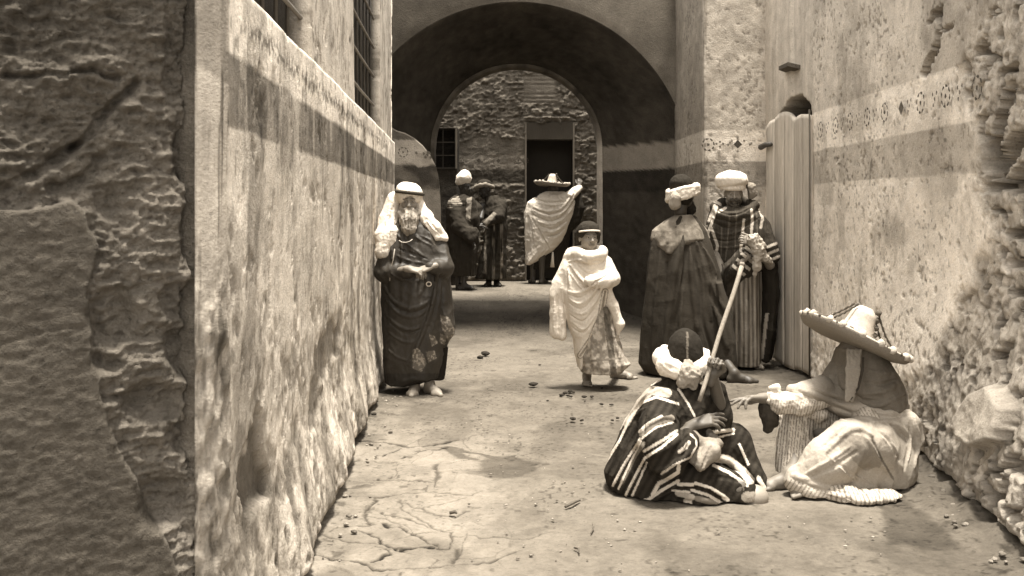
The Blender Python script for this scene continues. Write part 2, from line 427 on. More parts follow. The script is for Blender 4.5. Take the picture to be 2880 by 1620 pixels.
# ================================================================== GROUND
def gh(x, y):
    "ground height: rises into the far court"
    return np.interp(y, [0, 11.4, 12.4, 13.4, 14.4, 15.5, 30], [0, 0, .05, .20, .29, .31, .31])
def g2w(poly, ox=820, oy=1000, s=2.3375):
    r = []
    for u, v in poly:
        px, py = ox + u / s, oy + v / s
        Y = 1.5 * F / (py - HY); r.append(((px - CX) / F * Y, Y))
    return r
CR = [([(560,800),(720,820),(860,825),(940,830)],.008,.55),
 ([(960,720),(960,800),(930,860)],.02,.45), ([(550,935),(700,915),(930,890)],.008,.6), ([(930,890),(1160,915),(1200,900)],.007,.5),
 ([(560,950),(510,1000),(480,1050),(510,1110)],.012,.5), ([(300,1130),(480,1125),(560,1110)],.008,.5), ([(600,1100),(640,1140),(700,1130)],.020,.9),
 ([(600,1030),(800,1085),(930,1130),(1050,1160),(1060,1220),(1030,1275)],.007,.5),
 ([(450,1150),(580,1210),(590,1245),(700,1285)],.013,.9), ([(590,1245),(700,1290),(850,1262),(1010,1270)],.015,1.0),
 ([(700,1130),(860,1200),(900,1240),(1030,1275)],.007,.6), ([(60,1300),(300,1355),(480,1365),(560,1400),(640,1410)],.012,.7),
 ([(540,1355),(650,1310),(620,1280)],.010,.9), ([(650,1410),(850,1410),(1100,1370),(1300,1350),(1500,1280)],.008,.5),
 ([(1060,1180),(1250,1190),(1550,1200)],.006,.35), ([(1075,1280),(1075,1360)],.016,.45), ([(690,950),(850,1000),(1000,960),(1150,930)],.005,.4),
 ([(700,940),(720,1000),(830,1060),(950,1130)],.005,.4), ([(300,1200),(450,1240),(560,1250)],.007,.5), ([(850,1000),(930,1040),(1080,1060),(1160,1010)],.005,.4),
 ([(600,655),(720,610),(900,590)],.010,.8), ([(730,665),(870,625),(1050,600)],.011,.85), ([(430,560),(600,570),(770,600),(930,590),(1120,545)],.022,.6),
 ([(560,1010),(700,1070),(800,1085)],.005,.4), ([(480,1050),(600,1075),(760,1120)],.005,.35), ([(1550,1200),(1700,1160)],.004,.3),
 ([(1150,560),(1180,520),(1300,500)],.008,.3), ([(540,690),(600,700),(700,690)],.007,.5), ([(100,1180),(300,1200)],.01,.4)]
CRW = [(g2w(p), w, a) for p, w, a in CR]
STAIN = [g2w([(1040,600),(1110,620),(1180,640),(1270,650),(1330,665)]), g2w([(1020,600),(1080,640),(1130,670),(1200,680)])]
STE = [g2w([(1440,725)])[0], g2w([(460,560)])[0], g2w([(380,900)])[0]]
STR = [(2450, 1480), (2560, 1560)]
def fine_axis(a, segs):
    r = [a]
    for end, st in segs:
        n = max(1, int(math.ceil((end - r[-1]) / st))); r += list(np.linspace(r[-1], end, n + 1)[1:])
    return np.array(r)
gxs = fine_axis(-9, [(-2.6, .5), (-1.3, .08), (.30, .0062), (2.75, .0135), (4, .1), (9, .5)])
gys = fine_axis(-3, [(3.6, .3), (5.5, .0066), (6.6, .0115), (9.4, .017), (12.2, .03), (17, .05), (28, 1.0)])
gb = np.zeros((len(gxs), len(gys), 3)); gb[..., 0] = gxs[:, None]; gb[..., 1] = gys[None]; gb[..., 2] = gh(gb[..., 0], gb[..., 1])
gn = np.zeros_like(gb); gn[..., 2] = 1
def g_crack(c):
    m = np.zeros(c.X.shape); dark = m.copy()
    wx = c.X + .022 * fbm(c.X * 16, c.Y * 12, 1, 4, 3); wy = c.Y + .034 * fbm(c.X * 16, c.Y * 12, 4, 4, 8)
    for poly, w, a in CRW:
        ys = [p[1] for p in poly]; xs = [p[0] for p in poly]
        sel = (c.X > min(xs) - .1) & (c.X < max(xs) + .1) & (c.Y > min(ys) - .15) & (c.Y < max(ys) + .15)
        if not sel.any(): continue
        d = pdist(wx[sel], wy[sel], poly); ww = w * (0.55 + 1.1 * vn(c.X[sel] * 22, c.Y[sel] * 18, 2))
        t = np.exp(-(d / (np.abs(ww) * .62 + .0036)) ** 2) * a * 1.35
        m[sel] = np.maximum(m[sel], t)
    m = np.clip(m, 0, 1.1); c.cr = m; return m
def g_disp(c):
    near = ss(13, 9, c.Y) * ss(1, 3, c.Y)
    h = .018 * fbm(c.X * 1.3, c.Y * 1.3, 0, 3, 11) + .006 * fbm(c.X * 9, c.Y * 9, 0, 4, 12) + .0030 * fbm(c.X * 34, c.Y * 34, 0, 3, 13)
    f1, f2, cid = vor(c.X * 3.1 + .25 * vn(c.X * 4, c.Y * 4, 0, 5), c.Y * 2.7 + .25 * vn(c.X * 4, c.Y * 4, 7, 5), 21)
    slab = ss(.3, -.35, c.X) * ss(8.0, 6.2, c.Y); c.slab = slab; c.cid = cid
    c.edge = ss(.028, .0, f2 - f1 + .012 * fbm(c.X * 25, c.Y * 25, 0, 3, 22)) * slab * ss(-.15, .15, fbm(c.X * 2.2, c.Y * 2.2, 0, 2, 23))
    h = h + slab * ((cid - .5) * .008) - c.edge * .004
    h -= g_crack(c) * .010
    h += .03 * ss(-.75, -1.05, c.X + .052 * (c.Y - 4.2)) * (0.6 + fbm(c.X * 6, c.Y * 6, 0, 3, 31)) * near
    rb = 2.18 + (c.Y - 4.36) * .11
    h += .05 * ss(-.35, .05, c.X - rb) * (0.5 + fbm(c.X * 7, c.Y * 7, 0, 4, 32)) * near
    return h * near
def g_col(c):
    v = .165 + .035 * fbm(c.X * 1.1, c.Y * 1.1, 3, 4, 41) + .035 * fbm(c.X * 6, c.Y * 6, 3, 4, 42) + .03 * fbm(c.X * 40, c.Y * 40, 3, 3, 43)
    v = v + c.slab * (.03 + .05 * (c.cid - .3)) 
    v = v * (1 - .5 * c.edge) * (1 - .90 * np.clip(c.cr * 1.15, 0, 1))
    d = pdist(c.X, c.Y, STAIN[0]); w = .05 + .03 * fbm(c.X * 8, c.Y * 8, 0, 3, 51)
    st = ss(w, w * .5, d); d = pdist(c.X, c.Y, STAIN[1]); st = np.maximum(st, ss(w * .9, w * .4, d))
    e = np.hypot((c.X - STE[0][0]) / .155, (c.Y - STE[0][1]) / .24) + .75 * fbm(c.X * 5, c.Y * 5, 0, 5, 52, .6); st = np.maximum(st, ss(1.15, .70, e))
    e = np.hypot((c.X - STE[1][0]) / .16, (c.Y - STE[1][1]) / .22) + .4 * fbm(c.X * 7, c.Y * 7, 0, 3, 53); st = np.maximum(st, .7 * ss(1.1, .6, e))
    px, py = c.px, c.py
    e = sdp(px, py, [(2470,1400),(2540,1395),(2600,1440),(2680,1500),(2700,1540),(2600,1545),(2500,1520),(2480,1460)]) + 16 * fbm(c.X * 9, c.Y * 9, 0, 4, 54)
    st = np.maximum(st, ss(8, -12, e) * .95)
    v = v * (1 + .16 * ss(.5, -.6, c.X) * ss(6.6, 5.2, c.Y)) * (1 - .26 * ss(.0, .35, fbm(c.X * 2.3, c.Y * 1.6, 33, 5, 66, .6)))
    v = v * (1 - .50 * st)
    pe = ss(.45, .62, fbm(c.X * 12, c.Y * 12, 9, 4, 60) * .9 + .25 * ss(-.6, -1.1, c.X + .052 * (c.Y - 4.2)) + .2 * ss(-.5, .1, c.X - 2.18 - (c.Y - 4.36) * .11))
    v = v * (1 - .45 * pe)
    v = v * (1 - .5 * ss(.62, .75, vn(c.X * 55, c.Y * 40, 5, 61)) * ss(.0, .4, fbm(c.X * 2, c.Y * 2, 5, 2, 62) + .2))
    v = v * lerp(1, .42, ss(11, 12.3, c.Y) * ss(13.6, 13.0, c.Y))  # passage floor painted darker to deepen the shade under the arch
    return np.clip(v * .72, .012, .62)
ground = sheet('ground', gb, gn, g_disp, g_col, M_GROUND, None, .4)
tag(ground, kind='structure')

# ================================================================== LEFT PLASTERED WALL
LW = lambda Y: -0.683 - 0.052 * Y     # x of wall plane
def u_axis_left():
    Ys = [];  y = 3.0
    while y < 10.9: Ys.append(y); y += max(.010, .0030 * y)
    return np.array(Ys + [10.9])
Yl = u_axis_left()
lpath = [(-.915, 2.9525), (-.907, 2.95), (-.872, 2.968), (-.852, 2.985), (LW(3.02), 3.02), (LW(10.9), 10.9), (-1.9, 11.0)]
seg = np.cumsum([0] + [math.dist(lpath[i], lpath[i + 1]) for i in range(6)])
us = np.concatenate([np.linspace(0, seg[4], 26), seg[4] + (Yl[1:] - 3.02)[Yl[1:] > 3.025] * math.hypot(1, .052), [seg[5]], np.linspace(seg[5] + .05, seg[6], 6)])
us = np.unique(np.clip(us, 0, seg[6]))
zl = fine_axis(-.1, [(1.2, .016), (2.4, .0105), (3.8, .02), (4.2, .2)])
WIN1 = (3.55, 4.98); WIN2 = (7.05, 9.3)
HOLE_L = [(727,1135),(735,1165),(738,1230),(752,1330),(752,1390),(725,1420),(700,1460),(665,1380),(660,1340),(670,1310),(690,1240),(712,1210)]
SC_L = [(925,905),(945,900),(960,930),(955,990),(935,1010),(925,1060),(905,1080),(900,1150),(878,1210),(868,1190),(880,1080),(890,1010),(900,960),(918,930)]
def l_disp(c):
    Y, Z = c.Y, c.Z; up = ss(2.185, 2.215, Z)
    c.wallpart = ss(3.0, 3.06, Y) 
    d = .010 * fbm(Y * 1.6, Z * 1.6, 0, 3, 71) + .0018 * fbm(Y * 16, Z * 16, 0, 4, 72)
    low = ss(1.5, .1, Z + .25 * fbm(Y * 2, Z * 2, 0, 3, 73)); c.low = low
    d = d + low * (.007 * fbm(Y * 9, Z * 9, 0, 4, 74) + .006 * fbm(Y * 34, Z * 30, 0, 3, 75))
    d = d * lerp(.55, 1, c.wallpart) + (1 - c.wallpart) * (.004 * fbm(c.U * 40, Z * 5, 0, 3, 68) + .034 * ss(1.5, .9, Z) * fbm(c.U * 24, Z * 16, 0, 5, 69, .6))
    # bevelled sill, upper wall a little back
    d = d - up * .035 * c.wallpart
    sd = sdp(c.px, c.py, HOLE_L) + 6 * fbm(Y * 20, Z * 20, 0, 3, 76); c.hole = ss(4, -4, sd) * c.wallpart
    d = d - c.hole * .035
    sc = sdp(c.px, c.py, SC_L) + 14 * fbm(Y * 14, Z * 14, 0, 4, 77); c.sc = ss(6, -6, sc) * c.wallpart
    d = d - c.sc * .014
    c.fl = ss(.14, .18, fbm(Y * 9, Z * 7, 2, 5, 79, .6) + .26 * low - .16 + .2 * fbm(Y * 1.4, Z * 1.4, 0, 2, 78)) * c.wallpart
    d = d - c.fl * .006
    # windows
    w1 = ss(WIN1[1], WIN1[1] - .02, Y) * ss(WIN1[0] - .02, WIN1[0], Y) * ss(2.195, 2.23, Z)
    w2 = ss(WIN2[1], WIN2[1] - .02, Y) * ss(WIN2[0] - .02, WIN2[0], Y) * ss(2.195, 2.23, Z)
    c.w1, c.w2 = w1, w2
    d = d - w1 * .115 - w2 * .085
    # soft batter at the foot
    d = d + .10 * ss(.6, 0, Z) * c.wallpart * (.6 + .5 * fbm(Y * 2.2, 0, 0, 3, 80))
    d = d - .05 * ss(.07, .03, Z) * c.wallpart
    # straw-rough foot near the pier
    return d
def l_col(c):
    Y, Z, px, py = c.Y, c.Z, c.px, c.py
    st = fbm(Y * 7, Z * .8, 1, 4, 81); bl = fbm(Y * 2.0, Z * 2.0, 1, 4, 82); fn_ = fbm(Y * 26, Z * 18, 1, 4, 83)
    v = .62 + .07 * st + .12 * bl + .05 * fn_
    wob = .006 * fbm(Y * 3, 0, 0, 3, 84)
    worn = ss(778, 790, px) * ss(852, 838, px)
    broken = ss(740, 700, px)
    band = ss(1.735 + wob, 1.745 + wob, Z) * ss(1.965 + wob, 1.955 + wob, Z)
    band = np.maximum(band, ss(1.735, 1.745, Z) * ss(2.20, 2.19, Z) * ss(845, 835, px) * .0)
    v = lerp(v, .20 + .05 * st + .03 * fn_ + .14 * ss(.15, .4, fbm(Y * 9, Z * 1.4, 4, 4, 85)), band * (1 - .75 * worn))
    lb = ss(1.965 + wob, 1.975 + wob, Z) * ss(2.2, 2.19, Z)
    v = lerp(v, .82 + .05 * bl + .04 * fn_, lb * .9)
    # row of small worn marks along the light band
    mk = np.exp(-((Z - (2.075 + .008 * np.sin(Y * 9))) / .024) ** 2) * ss(-.1, .12, vn(Y * 42 + 8 * Z, Z * 34, 0, 86) + .25 * vn(Y * 5, 3, 0, 87))
    mk += .8 * np.exp(-((Z - 2.075) / .05) ** 2) * ss(.35, .5, vn(Y * 34, Z * 40, 5, 88))
    v = v * (1 - .72 * np.clip(mk, 0, 1) * ss(3.1, 3.4, Y) * ss(10.2, 9.0, Y))
    # upper piers
    upc = .50 + .14 * fbm(Y * 8, Z * .6, 3, 4, 89) + .10 * bl
    v = np.where(Z > 2.2, upc, v)
    v = lerp(v, .72, ss(2.175, 2.19, Z) * ss(2.215, 2.2, Z) * .5)
    v = lerp(v, .03, np.maximum(ss(.35, .8, c.w1), ss(.35, .8, c.w2)))  # window depths painted near black in place of an unlit interior
    # dirt, fallen plaster
    v = v * (1 - .42 * ss(.0, .28, fbm(Y * 3.2, Z * 1.1, 9, 5, 190, .6)) * ss(2.6, 1.6, Z)) * (1 - .30 * ss(.0, .3, fbm(Y * 7, Z * 5, 19, 5, 197, .65)))
    v = v * (1 - .30 * ss(4.3, 3.3, Y) * ss(1.35, .9, Z + .2 * fbm(Y * 5, Z * 5, 0, 3, 198)))
    low = c.low
    v = v * (1 - .42 * np.clip(c.fl, 0, 1) * (.35 + .65 * low))
    v = v * (1 - low * .35 * ss(-.1, .35, fbm(Y * 6, Z * 3.0, 2, 4, 90)))
    pit = ss(.46, .60, vn(Y * 30, Z * 18, 3, 91) * .7 + .35 * fbm(Y * 3, Z * 3, 7, 2, 92))
    v = v * (1 - .45 * pit)
    v = lerp(v, .13 + .05 * fn_, c.hole); v = lerp(v, .42, c.hole * ss(14, 6, np.hypot(px - 718, (py - 1255) * .5)) * .8)
    v = lerp(v, .20 + .10 * fn_, c.sc * .8)
    gr = ss(40, 0, pdist(px, py, [(745,1390),(800,1330),(830,1250)])) ; v = v * (1 - .35 * gr)
    v = v * (1 - .4 * ss(.06, -.02, Z))
    # narrow corner strip: a dark band up high ends in a slanted line
    strip = 1 - c.wallpart
    sv = .36 + .07 * fbm(c.U * 60, Z * 1.4, 5, 4, 93) - .22 * ss(.15, .45, fbm(c.U * 70, Z * 3, 6, 4, 94))
    sv = lerp(sv, sv * .68, ss(1.905, 1.915, Z + (c.px - 555) * .0006) * ss(2.6, 2.5, Z))
    sv = lerp(sv, .28 + .2 * fbm(c.U * 40, Z * 14, 6, 4, 95), ss(1.2, .7, Z + .2 * fbm(c.U * 10, Z * 3, 3, 2, 96)))
    sv = sv * (1 - .6 * ss(-.05, .22, fbm(c.U * 30, Z * 9, 3, 5, 67, .62)) * ss(1.5, 1.0, Z))
    return np.clip(lerp(v, sv, strip), .03, .8)
lw = plan_wall('plastered_wall', lpath, us, zl, l_disp, l_col, M_PLASTER, None, ext=.6, flip=True)
tag(lw, 'long whitewashed wall with dark painted band and two deep barred windows, behind the bearded man', 'wall')
# far jambs and bars of the two deep windows
def wp(Y, Z, off=0.0): return np.array((LW(Y) + off, Y, Z))
for (a, b, nb) in ((WIN1[0] + .05, WIN1[1] - .28, 4), (WIN2[0], WIN2[1] - .4, 5)):
    gfr = empty('window_grille', wp(b, 2.3, -.1)); gfr.parent = lw
    for i, z in enumerate(np.arange(2.42, 3.7, .26)):
        tube_mesh('grille_bar', [wp(a, z, -.085), wp((a + b) / 2, z - .005, -.085), wp(b + .35, z, -.085)], .011, M_IRON, gfr, .16)
    for y in np.arange(a + .15, b + .2, .3): tube_mesh('grille_bar', [wp(y, 2.2, -.095), wp(y, 4.2, -.095)], .009, M_IRON, gfr, .06)
    adopt(gfr)
# ================================================================== FOREGROUND STONE PIER
ppath = [(-3.2, 2.2), (-1.50, 2.62), (-.93, 2.950), (-.905, 2.975), (-.90, 3.08)]
pu = fine_axis(0, [(1.2, .06), (2.56, .0048)])
PATCH = [(-900,590),(0,585),(60,588),(200,572),(225,590),(248,640),(285,690),(260,770),(245,830),(262,900),(258,1000),(285,1090),(300,1180),(330,1260),(395,1380),(430,1450),(480,1560),(520,1700),(520,3500),(-900,3500)]
def p_disp(c):
    x, z = c.U, c.Z
    r = .034 * fbm(x * 3.2, z * 3.2, 0, 3, 101) + .026 * fbm(x * 10, z * 14, 0, 5, 102, .62) + .013 * fbm(x * 34, z * 44, 0, 4, 103, .65)
    r += .016 * fbm(x * 22 , z * 60, 0, 3, 105) + .007 * (1 - 3 * np.abs(fbm(x * 19, z * 30, 3, 4, 115))) + .007 * fbm(x * 60, z * 80, 0, 2, 116)
    f1, f2, cid = vor(x * 5 + .3 * vn(x * 4, z * 4, 0, 3), z * 7, 104)
    r += .010 * (cid - .5) * ss(0, .15, f2 - f1) - .004 * ss(.12, 0, f2 - f1)
    sd = sdp(c.px, c.py, PATCH) + 12 * fbm(x * 10, z * 10, 5, 4, 106); c.patch = ss(5, -5, sd)
    flat = .022 + .004 * fbm(x * 5, z * 5, 0, 3, 107) + .0035 * fbm(x * 34, z * 60, 0, 3, 108) - .010 * ss(10, 0, pdist(c.px, c.py, [(0,965),(130,930),(330,900)])) * .3
    d = lerp(r - .01, flat, c.patch)
    # grooves and ledges cut in the rough part
    for poly, w, dep in (([(392,222),(330,290),(212,412)], 14, .05), ([(212,412),(120,470),(0,520)], 18, .045), ([(0,210),(200,212),(330,206)], 8, .03),
                         ([(140,520),(230,500),(300,440)], 18, .04), ([(0,550),(45,540)], 24, .04)):
        dd = pdist(c.px + 22 * fbm(x * 14, z * 14, 7, 4, 118), c.py + 26 * fbm(x * 14, z * 14, 2, 4, 109), poly); d = d - dep * .8 * ss(w * 1.5, w * .2, dd)
        d = d + .02 * ss(w * 1.9, w * 1.0, pdist(c.px + w * .7, c.py - w, poly)) * 0
    for (hx, hy, rx, ry, dep) in ((310,560,45,60,.03),(530,440,45,90,.06),(520,850,60,60,.05),(430,1130,110,60,.06),(320,900,70,90,.05),(460,1420,90,100,.06),(530,1230,70,60,.04),(545,650,40,80,.05),(520,1000,50,80,.06),(300,1020,60,30,.03),(520,200,60,260,.05)):
        e = np.hypot((c.px - hx) / rx, (c.py - hy) / ry) + .3 * fbm(x * 9, z * 9, hx, 3, 110)
        d = d - dep * ss(1.1, .5, e)
    c.gap = ss(528, 556, c.px + 10 * fbm(z * 6, 3, 0, 3, 117))
    d = d - .06 * c.gap * ss(1500, 1000, c.py)
    return d * ss(572, 562, c.px)
def p_col(c):
    x, z = c.U, c.Z
    v = .19 + .05 * fbm(x * 3, z * 3, 1, 3, 111) + .05 * fbm(x * 16, z * 20, 1, 4, 112)
    v = lerp(v, .115 + .012 * fbm(x * 3, z * 3, 4, 3, 113) + .02 * fbm(x * 40, z * 50, 4, 3, 114), c.patch)
    v = v * lerp(1, 1.3, ss(1100, 1500, c.py) * (1 - c.patch))
    v = v * lerp(1, .75, ss(260, 100, c.py)) * .84  # darker top and lighter rough foot: shade from above put into the colour
    return np.clip(v, .03, .5)
pier = plan_wall('stone_pier', ppath, pu, fine_axis(-.1, [(.35, .03), (2.2, .0056), (3.0, .03), (4.0, .3)]), p_disp, p_col, M_RUBBLE, None, ext=.5, flip=True)
tag(pier, 'rough crumbling stone pier at the left frame edge, smooth plaster on its lower half', 'pier')

# ================================================================== RIGHT WALL
rpath = [(2.40, 1.6), (2.50, 4.2), (2.525, 5.2), (2.59, 8.78), (2.605, 10.42)]
ru = fine_axis(0, [(2.2, .05), (3.2, .018), (5.4, .0105), (8.9, .0125)])
zr = fine_axis(-.1, [(3.2, .0115), (3.7, .02), (4.2, .2)])
def r_disp(c):
    Y, Z, px, py = c.Y, c.Z, c.px, c.py
    c.main = ss(8.9, 8.7, Y)
    d = .012 * fbm(Y * 1.7, Z * 1.7, 2, 3, 121) + .0045 * fbm(Y * 15, Z * 13, 2, 4, 122)
    # battered, bulging stone base
    B = np.interp(Y, [3.4, 4.36, 5.87, 8.0, 8.78, 9.2], [.42, .34, .165, .06, .02, 0])
    prof = ss(1.25, .0, Z) 
    d = d + B * prof
    # broken area: bare stones
    e = sdp(px, py, [(2585,1420),(2570,1250),(2590,1120),(2640,1010),(2700,900),(2740,800),(2780,640),(2770,560),(2745,400),(2740,300),(2700,160),(2760,60),(2900,-300),(5200,-500),(5200,3000),(2800,2000)])
    e = e + 45 * fbm(Y * 5, Z * 5, 3, 4, 123); c.rub = ss(18, -18, e) * c.main
    f1, f2, cid = vor(Y * 8 + .35 * vn(Y * 6, Z * 6, 0, 31), Z * 9.5 + .35 * vn(Y * 6, Z * 6, 5, 31), 124)
    g1, g2, gid = vor(Y * 18, Z * 21 + .3 * vn(Y * 12, Z * 12, 5, 33), 134)
    hol = fbm(Y * 13, Z * 15, 4, 4, 136) + .12 * ss(5.4, 4.9, Y) - .05
    mo = ss(-.2, .35, fbm(Y * 3, Z * 3, 7, 3, 137))
    st = .034 * (cid - .5) * ss(0, .06, f2 - f1) * mo - .022 * ss(.08, .0, f2 - f1) * mo + .016 * (gid - .5) * ss(0, .08, g2 - g1) - .010 * ss(.08, 0, g2 - g1)
    st += .010 * fbm(Y * 11, Z * 14, 0, 4, 125) + .006 * fbm(Y * 40, Z * 44, 0, 3, 138) - .10 * ss(.22, .30, hol)
    c.gapr = np.clip(.6 * ss(.10, .02, f2 - f1) + ss(.22, .30, hol), 0, 1) * c.rub
    d = d + c.rub * (st * .8 - .015)
    # deep oblique gouges in the painted band near the right edge
    c.deep = np.zeros_like(d)
    for poly, w, dep in (([(2838,245),(2822,300),(2795,390),(2775,450)], 15, .13), ([(2762,330),(2755,375)], 10, .06), ([(2772,395),(2768,440),(2778,470)], 12, .06),
                         ([(2850,395),(2825,440),(2800,500)], 22, .10), ([(2870,470),(2850,530)], 20, .10), ([(2775,525),(2840,520),(2880,510)], 16, .09),
                         ([(2598,205),(2625,150),(2645,85),(2635,30)], 9, .05), ([(2640,95),(2670,75)], 6, .03), ([(2610,60),(2640,20)], 6, .03), ([(2600,200),(2612,160)], 7, .03), ([(2745,140),(2770,150),(2800,165)], 9, .04),
                         ([(2815,205),(2850,190)], 12, .06), ([(2745,150),(2762,120)], 10, .06), ([(2835,660),(2880,655)], 16, .10), ([(2840,740),(2880,745)], 12, .09), ([(2850,820),(2875,830)], 10, .07), ([(2790,590),(2815,605)], 8, .05), ([(2765,195),(2780,160)], 8, .03), ([(2790,460),(2775,410)], 14, .08)):
        dd = pdist(px + 9 * fbm(Y * 22, Z * 22, 5, 3, 146), py + 9 * fbm(Y * 22, Z * 22, 8, 3, 146), poly) + 6 * fbm(Y * 30, Z * 30, 1, 3, 126); t = ss(w * 1.15, w * .8, dd); c.deep = np.maximum(c.deep, t * dep / .13)
        d = d - dep * 1.7 * t
    # big smooth stone low on the right
    e = sdp(px, py, [(2800,1180),(2830,1110),(2885,1080),(2960,1150),(2960,1240),(2880,1260),(2830,1230)]); t = ss(6, -8, e)
    d = lerp(d, B * prof + .07 + .006 * fbm(Y * 14, Z * 14, 0, 3, 127), t); c.bigst = t
    c.pit = ss(.34, .44, fbm(Y * 22, Z * 18, 2, 5, 128, .65) + .26 * fbm(Y * 2.1, Z * 2.1, 2, 3, 139) + .07 * ss(1.3, .3, Z) - .04) * c.main * (1 - c.rub)
    d = d - c.pit * .012
    # loosened plaster skirting
    low = ss(.75, .2, Z + .2 * fbm(Y * 3, 1, 0, 2, 129)) * c.main
    d = d + low * (.030 * fbm(Y * 7, Z * 7, 8, 4, 130) + .014 * fbm(Y * 26, Z * 26, 8, 3, 131)); c.lowr = low
    d = d - .075 * ss(.06, .02, Z) * c.main
    # doorway behind the leaf, dark arched head
    dw = sdp(Y, Z, [(8.84, -.2), (8.84, 2.37), (9.0, 2.45), (9.2, 2.51), (9.45, 2.51), (9.72, 2.43), (9.95, 2.30), (9.95, -.2)]) + .02 * fbm(Y * 14, Z * 14, 0, 3, 132)
    c.door = ss(.008, -.012, dw); d = d - .38 * c.door
    # vertical pilaster strips above the leaf
    d = d + .03 * ss(9.42, 9.46, Y) * (1 - c.door)
    return d
def r_col(c):
    Y, Z, px, py = c.Y, c.Z, c.px, c.py
    bl = fbm(Y * 2.0, Z * 2.0, 1, 4, 141); fn_ = fbm(Y * 20, Z * 16, 1, 4, 142); st = fbm(Y * 6, Z * .9, 1, 3, 143)
    v = .79 + .07 * bl + .04 * fn_
    wob = .008 * fbm(Y * 3, 0, 0, 3, 144)
    band = ss(1.690 + wob, 1.700 + wob, Z) * ss(1.985 + wob, 1.975 + wob, Z)
    v = lerp(v, .53 + .07 * st + .06 * fn_ + .05 * bl, band)
    lb = ss(1.975 + wob, 1.985 + wob, Z) * ss(2.315, 2.300, Z)
    v = lerp(v, .84 + .02 * fn_, lb)
    v = lerp(v, .58 + .08 * bl + .06 * fn_, ss(2.300 + wob, 2.315 + wob, Z))
    v = v * (1 - .38 * c.pit)
    crk = ss(5, 1.5, pdist(px + 4 * vn(Y * 20, Z * 20), py, [(2430,60),(2425,120)]) ) * 0
    v = v * (1 - .5 * ss(.60, .68, vn(Y * 38, Z * 38, 3, 145) * .8 + .4 * fbm(Y * 3, Z * 3, 1, 3, 146)))
    v = v * (1 - .30 * ss(.0, .5, fbm(Y * 1.3, Z * 1.8, 6, 4, 148))) * (1 - .22 * ss(.05, .3, fbm(Y * 4, Z * 3, 16, 5, 149, .65)))
    v = lerp(v, .42 + .22 * fn_ + .10 * bl, np.maximum(c.rub, c.lowr * .6)); v = v * (1 - .45 * c.gapr)  # stone joints dark, holes darkened too for the shade inside
    v = lerp(v, .46, c.bigst * .6)
    v = lerp(v, .20, np.clip(c.deep * 2, 0, 1))  # gouges painted darker to strengthen the shade of their depth
    v = lerp(v, .05, ss(.3, .8, c.door))  # doorway recess coloured dark to stand for its shade
    far = ss(8.75, 8.85, Y) * (1 - c.door); v = lerp(v, .50 + .10 * fbm(Y * 14, Z * .7, 2, 3, 147), far * ss(2.3, 2.35, Z))
    return np.clip(v, .03, .86)
rw = plan_wall('whitewashed_wall', rpath, ru, zr, r_disp, r_col, M_PLASTER, None, ext=.6)
tag(rw, 'tall pale wall on the right with faded rosette frieze, bare rubble showing near the frame edge', 'wall')

# right pilaster facing the street + its shaded side, then the slanting passage wall
path2 = [(2.60, 10.4), (1.97, 10.4), (1.95, 10.42), (1.93, 12.15), (1.18, 13.5)]
L2 = [math.dist(path2[i], path2[i + 1]) for i in range(4)]; c2 = np.cumsum([0] + L2)
def q_disp(c):
    d = .006 * fbm(c.U * 3, c.Z * 3, 0, 3, 151) + .004 * fbm(c.U * 16, c.Z * 14, 0, 4, 152)
    c.pit = ss(.40, .47, fbm(c.U * 26, c.Z * 22, 2, 5, 153, .6) * 1.1 + .3 * fbm(c.U * 2, c.Z * 2, 2, 2, 158)); return d - .004 * c.pit
def q_col(c, dark=0.0):
    U, Z = c.U, c.Z
    bl = fbm(U * 2.4, Z * 2.4, 1, 4, 154); fn_ = fbm(U * 20, Z * 14, 1, 4, 155)
    v = .52 + .09 * bl + .06 * fn_
    v = lerp(v, .34 + .07 * fn_, ss(1.695, 1.705, Z) * ss(1.975, 1.965, Z))
    v = lerp(v, .70, ss(1.965, 1.975, Z) * ss(2.285, 2.275, Z))
    v = lerp(v, .44 + .10 * bl + .08 * fn_, ss(2.275, 2.29, Z))
    v = v * (1 - .35 * c.pit)
    corner = ss(.10, .0, np.abs(U - L2[0] - .02)) * ss(-.2, .4, fbm(U * 22, Z * 2, 3, 3, 156)); v = v * (1 - .5 * corner)
    v = lerp(v, v * .62 - .02, ss(L2[0], L2[0] + .15, U))  # side face painted darker for its shade, deepening towards the passage
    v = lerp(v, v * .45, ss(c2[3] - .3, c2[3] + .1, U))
    return np.clip(v, .03, .8)
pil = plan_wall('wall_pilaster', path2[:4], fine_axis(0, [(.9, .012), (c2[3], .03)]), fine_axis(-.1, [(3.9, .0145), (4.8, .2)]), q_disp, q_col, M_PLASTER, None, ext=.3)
tag(pil, 'square plastered pilaster behind the two talking men, painted with rosettes and a dark diamond', 'pilaster')

# ------------------------------------------------------------------ stencilled frieze: flat paint marks lying on the walls
def mark(verts2, place, parent, name, col=.12):
    bm = [place(u, z) for u, z in verts2]
    return bm
def frieze(name, marks, place, parent, col):
    "marks: list of polygons in (u,z); one mesh per painted motif"
    V, Fc = [], []
    for poly in marks:
        n0 = len(V)
        for (u, z) in poly: V.append(place(u, z))
        Fc.append(list(range(n0, len(V))))
    return mesh_obj(name, V, Fc, M_PLASTER, parent, np.tile(tone(col), (len(V), 1)), smooth=False)
def blob(u, z, ru_, rz_, ang=0, n=9, seed=0):
    r = []
    for i in range(n):
        a = 2 * math.pi * i / n; k = 1 + .22 * math.sin(i * 2.3 + seed * 1.7)
        x, y = ru_ * math.cos(a) * k, rz_ * math.sin(a) * k
        r.append((u + x * math.cos(ang) - y * math.sin(ang), z + x * math.sin(ang) + y * math.cos(ang)))
    return r
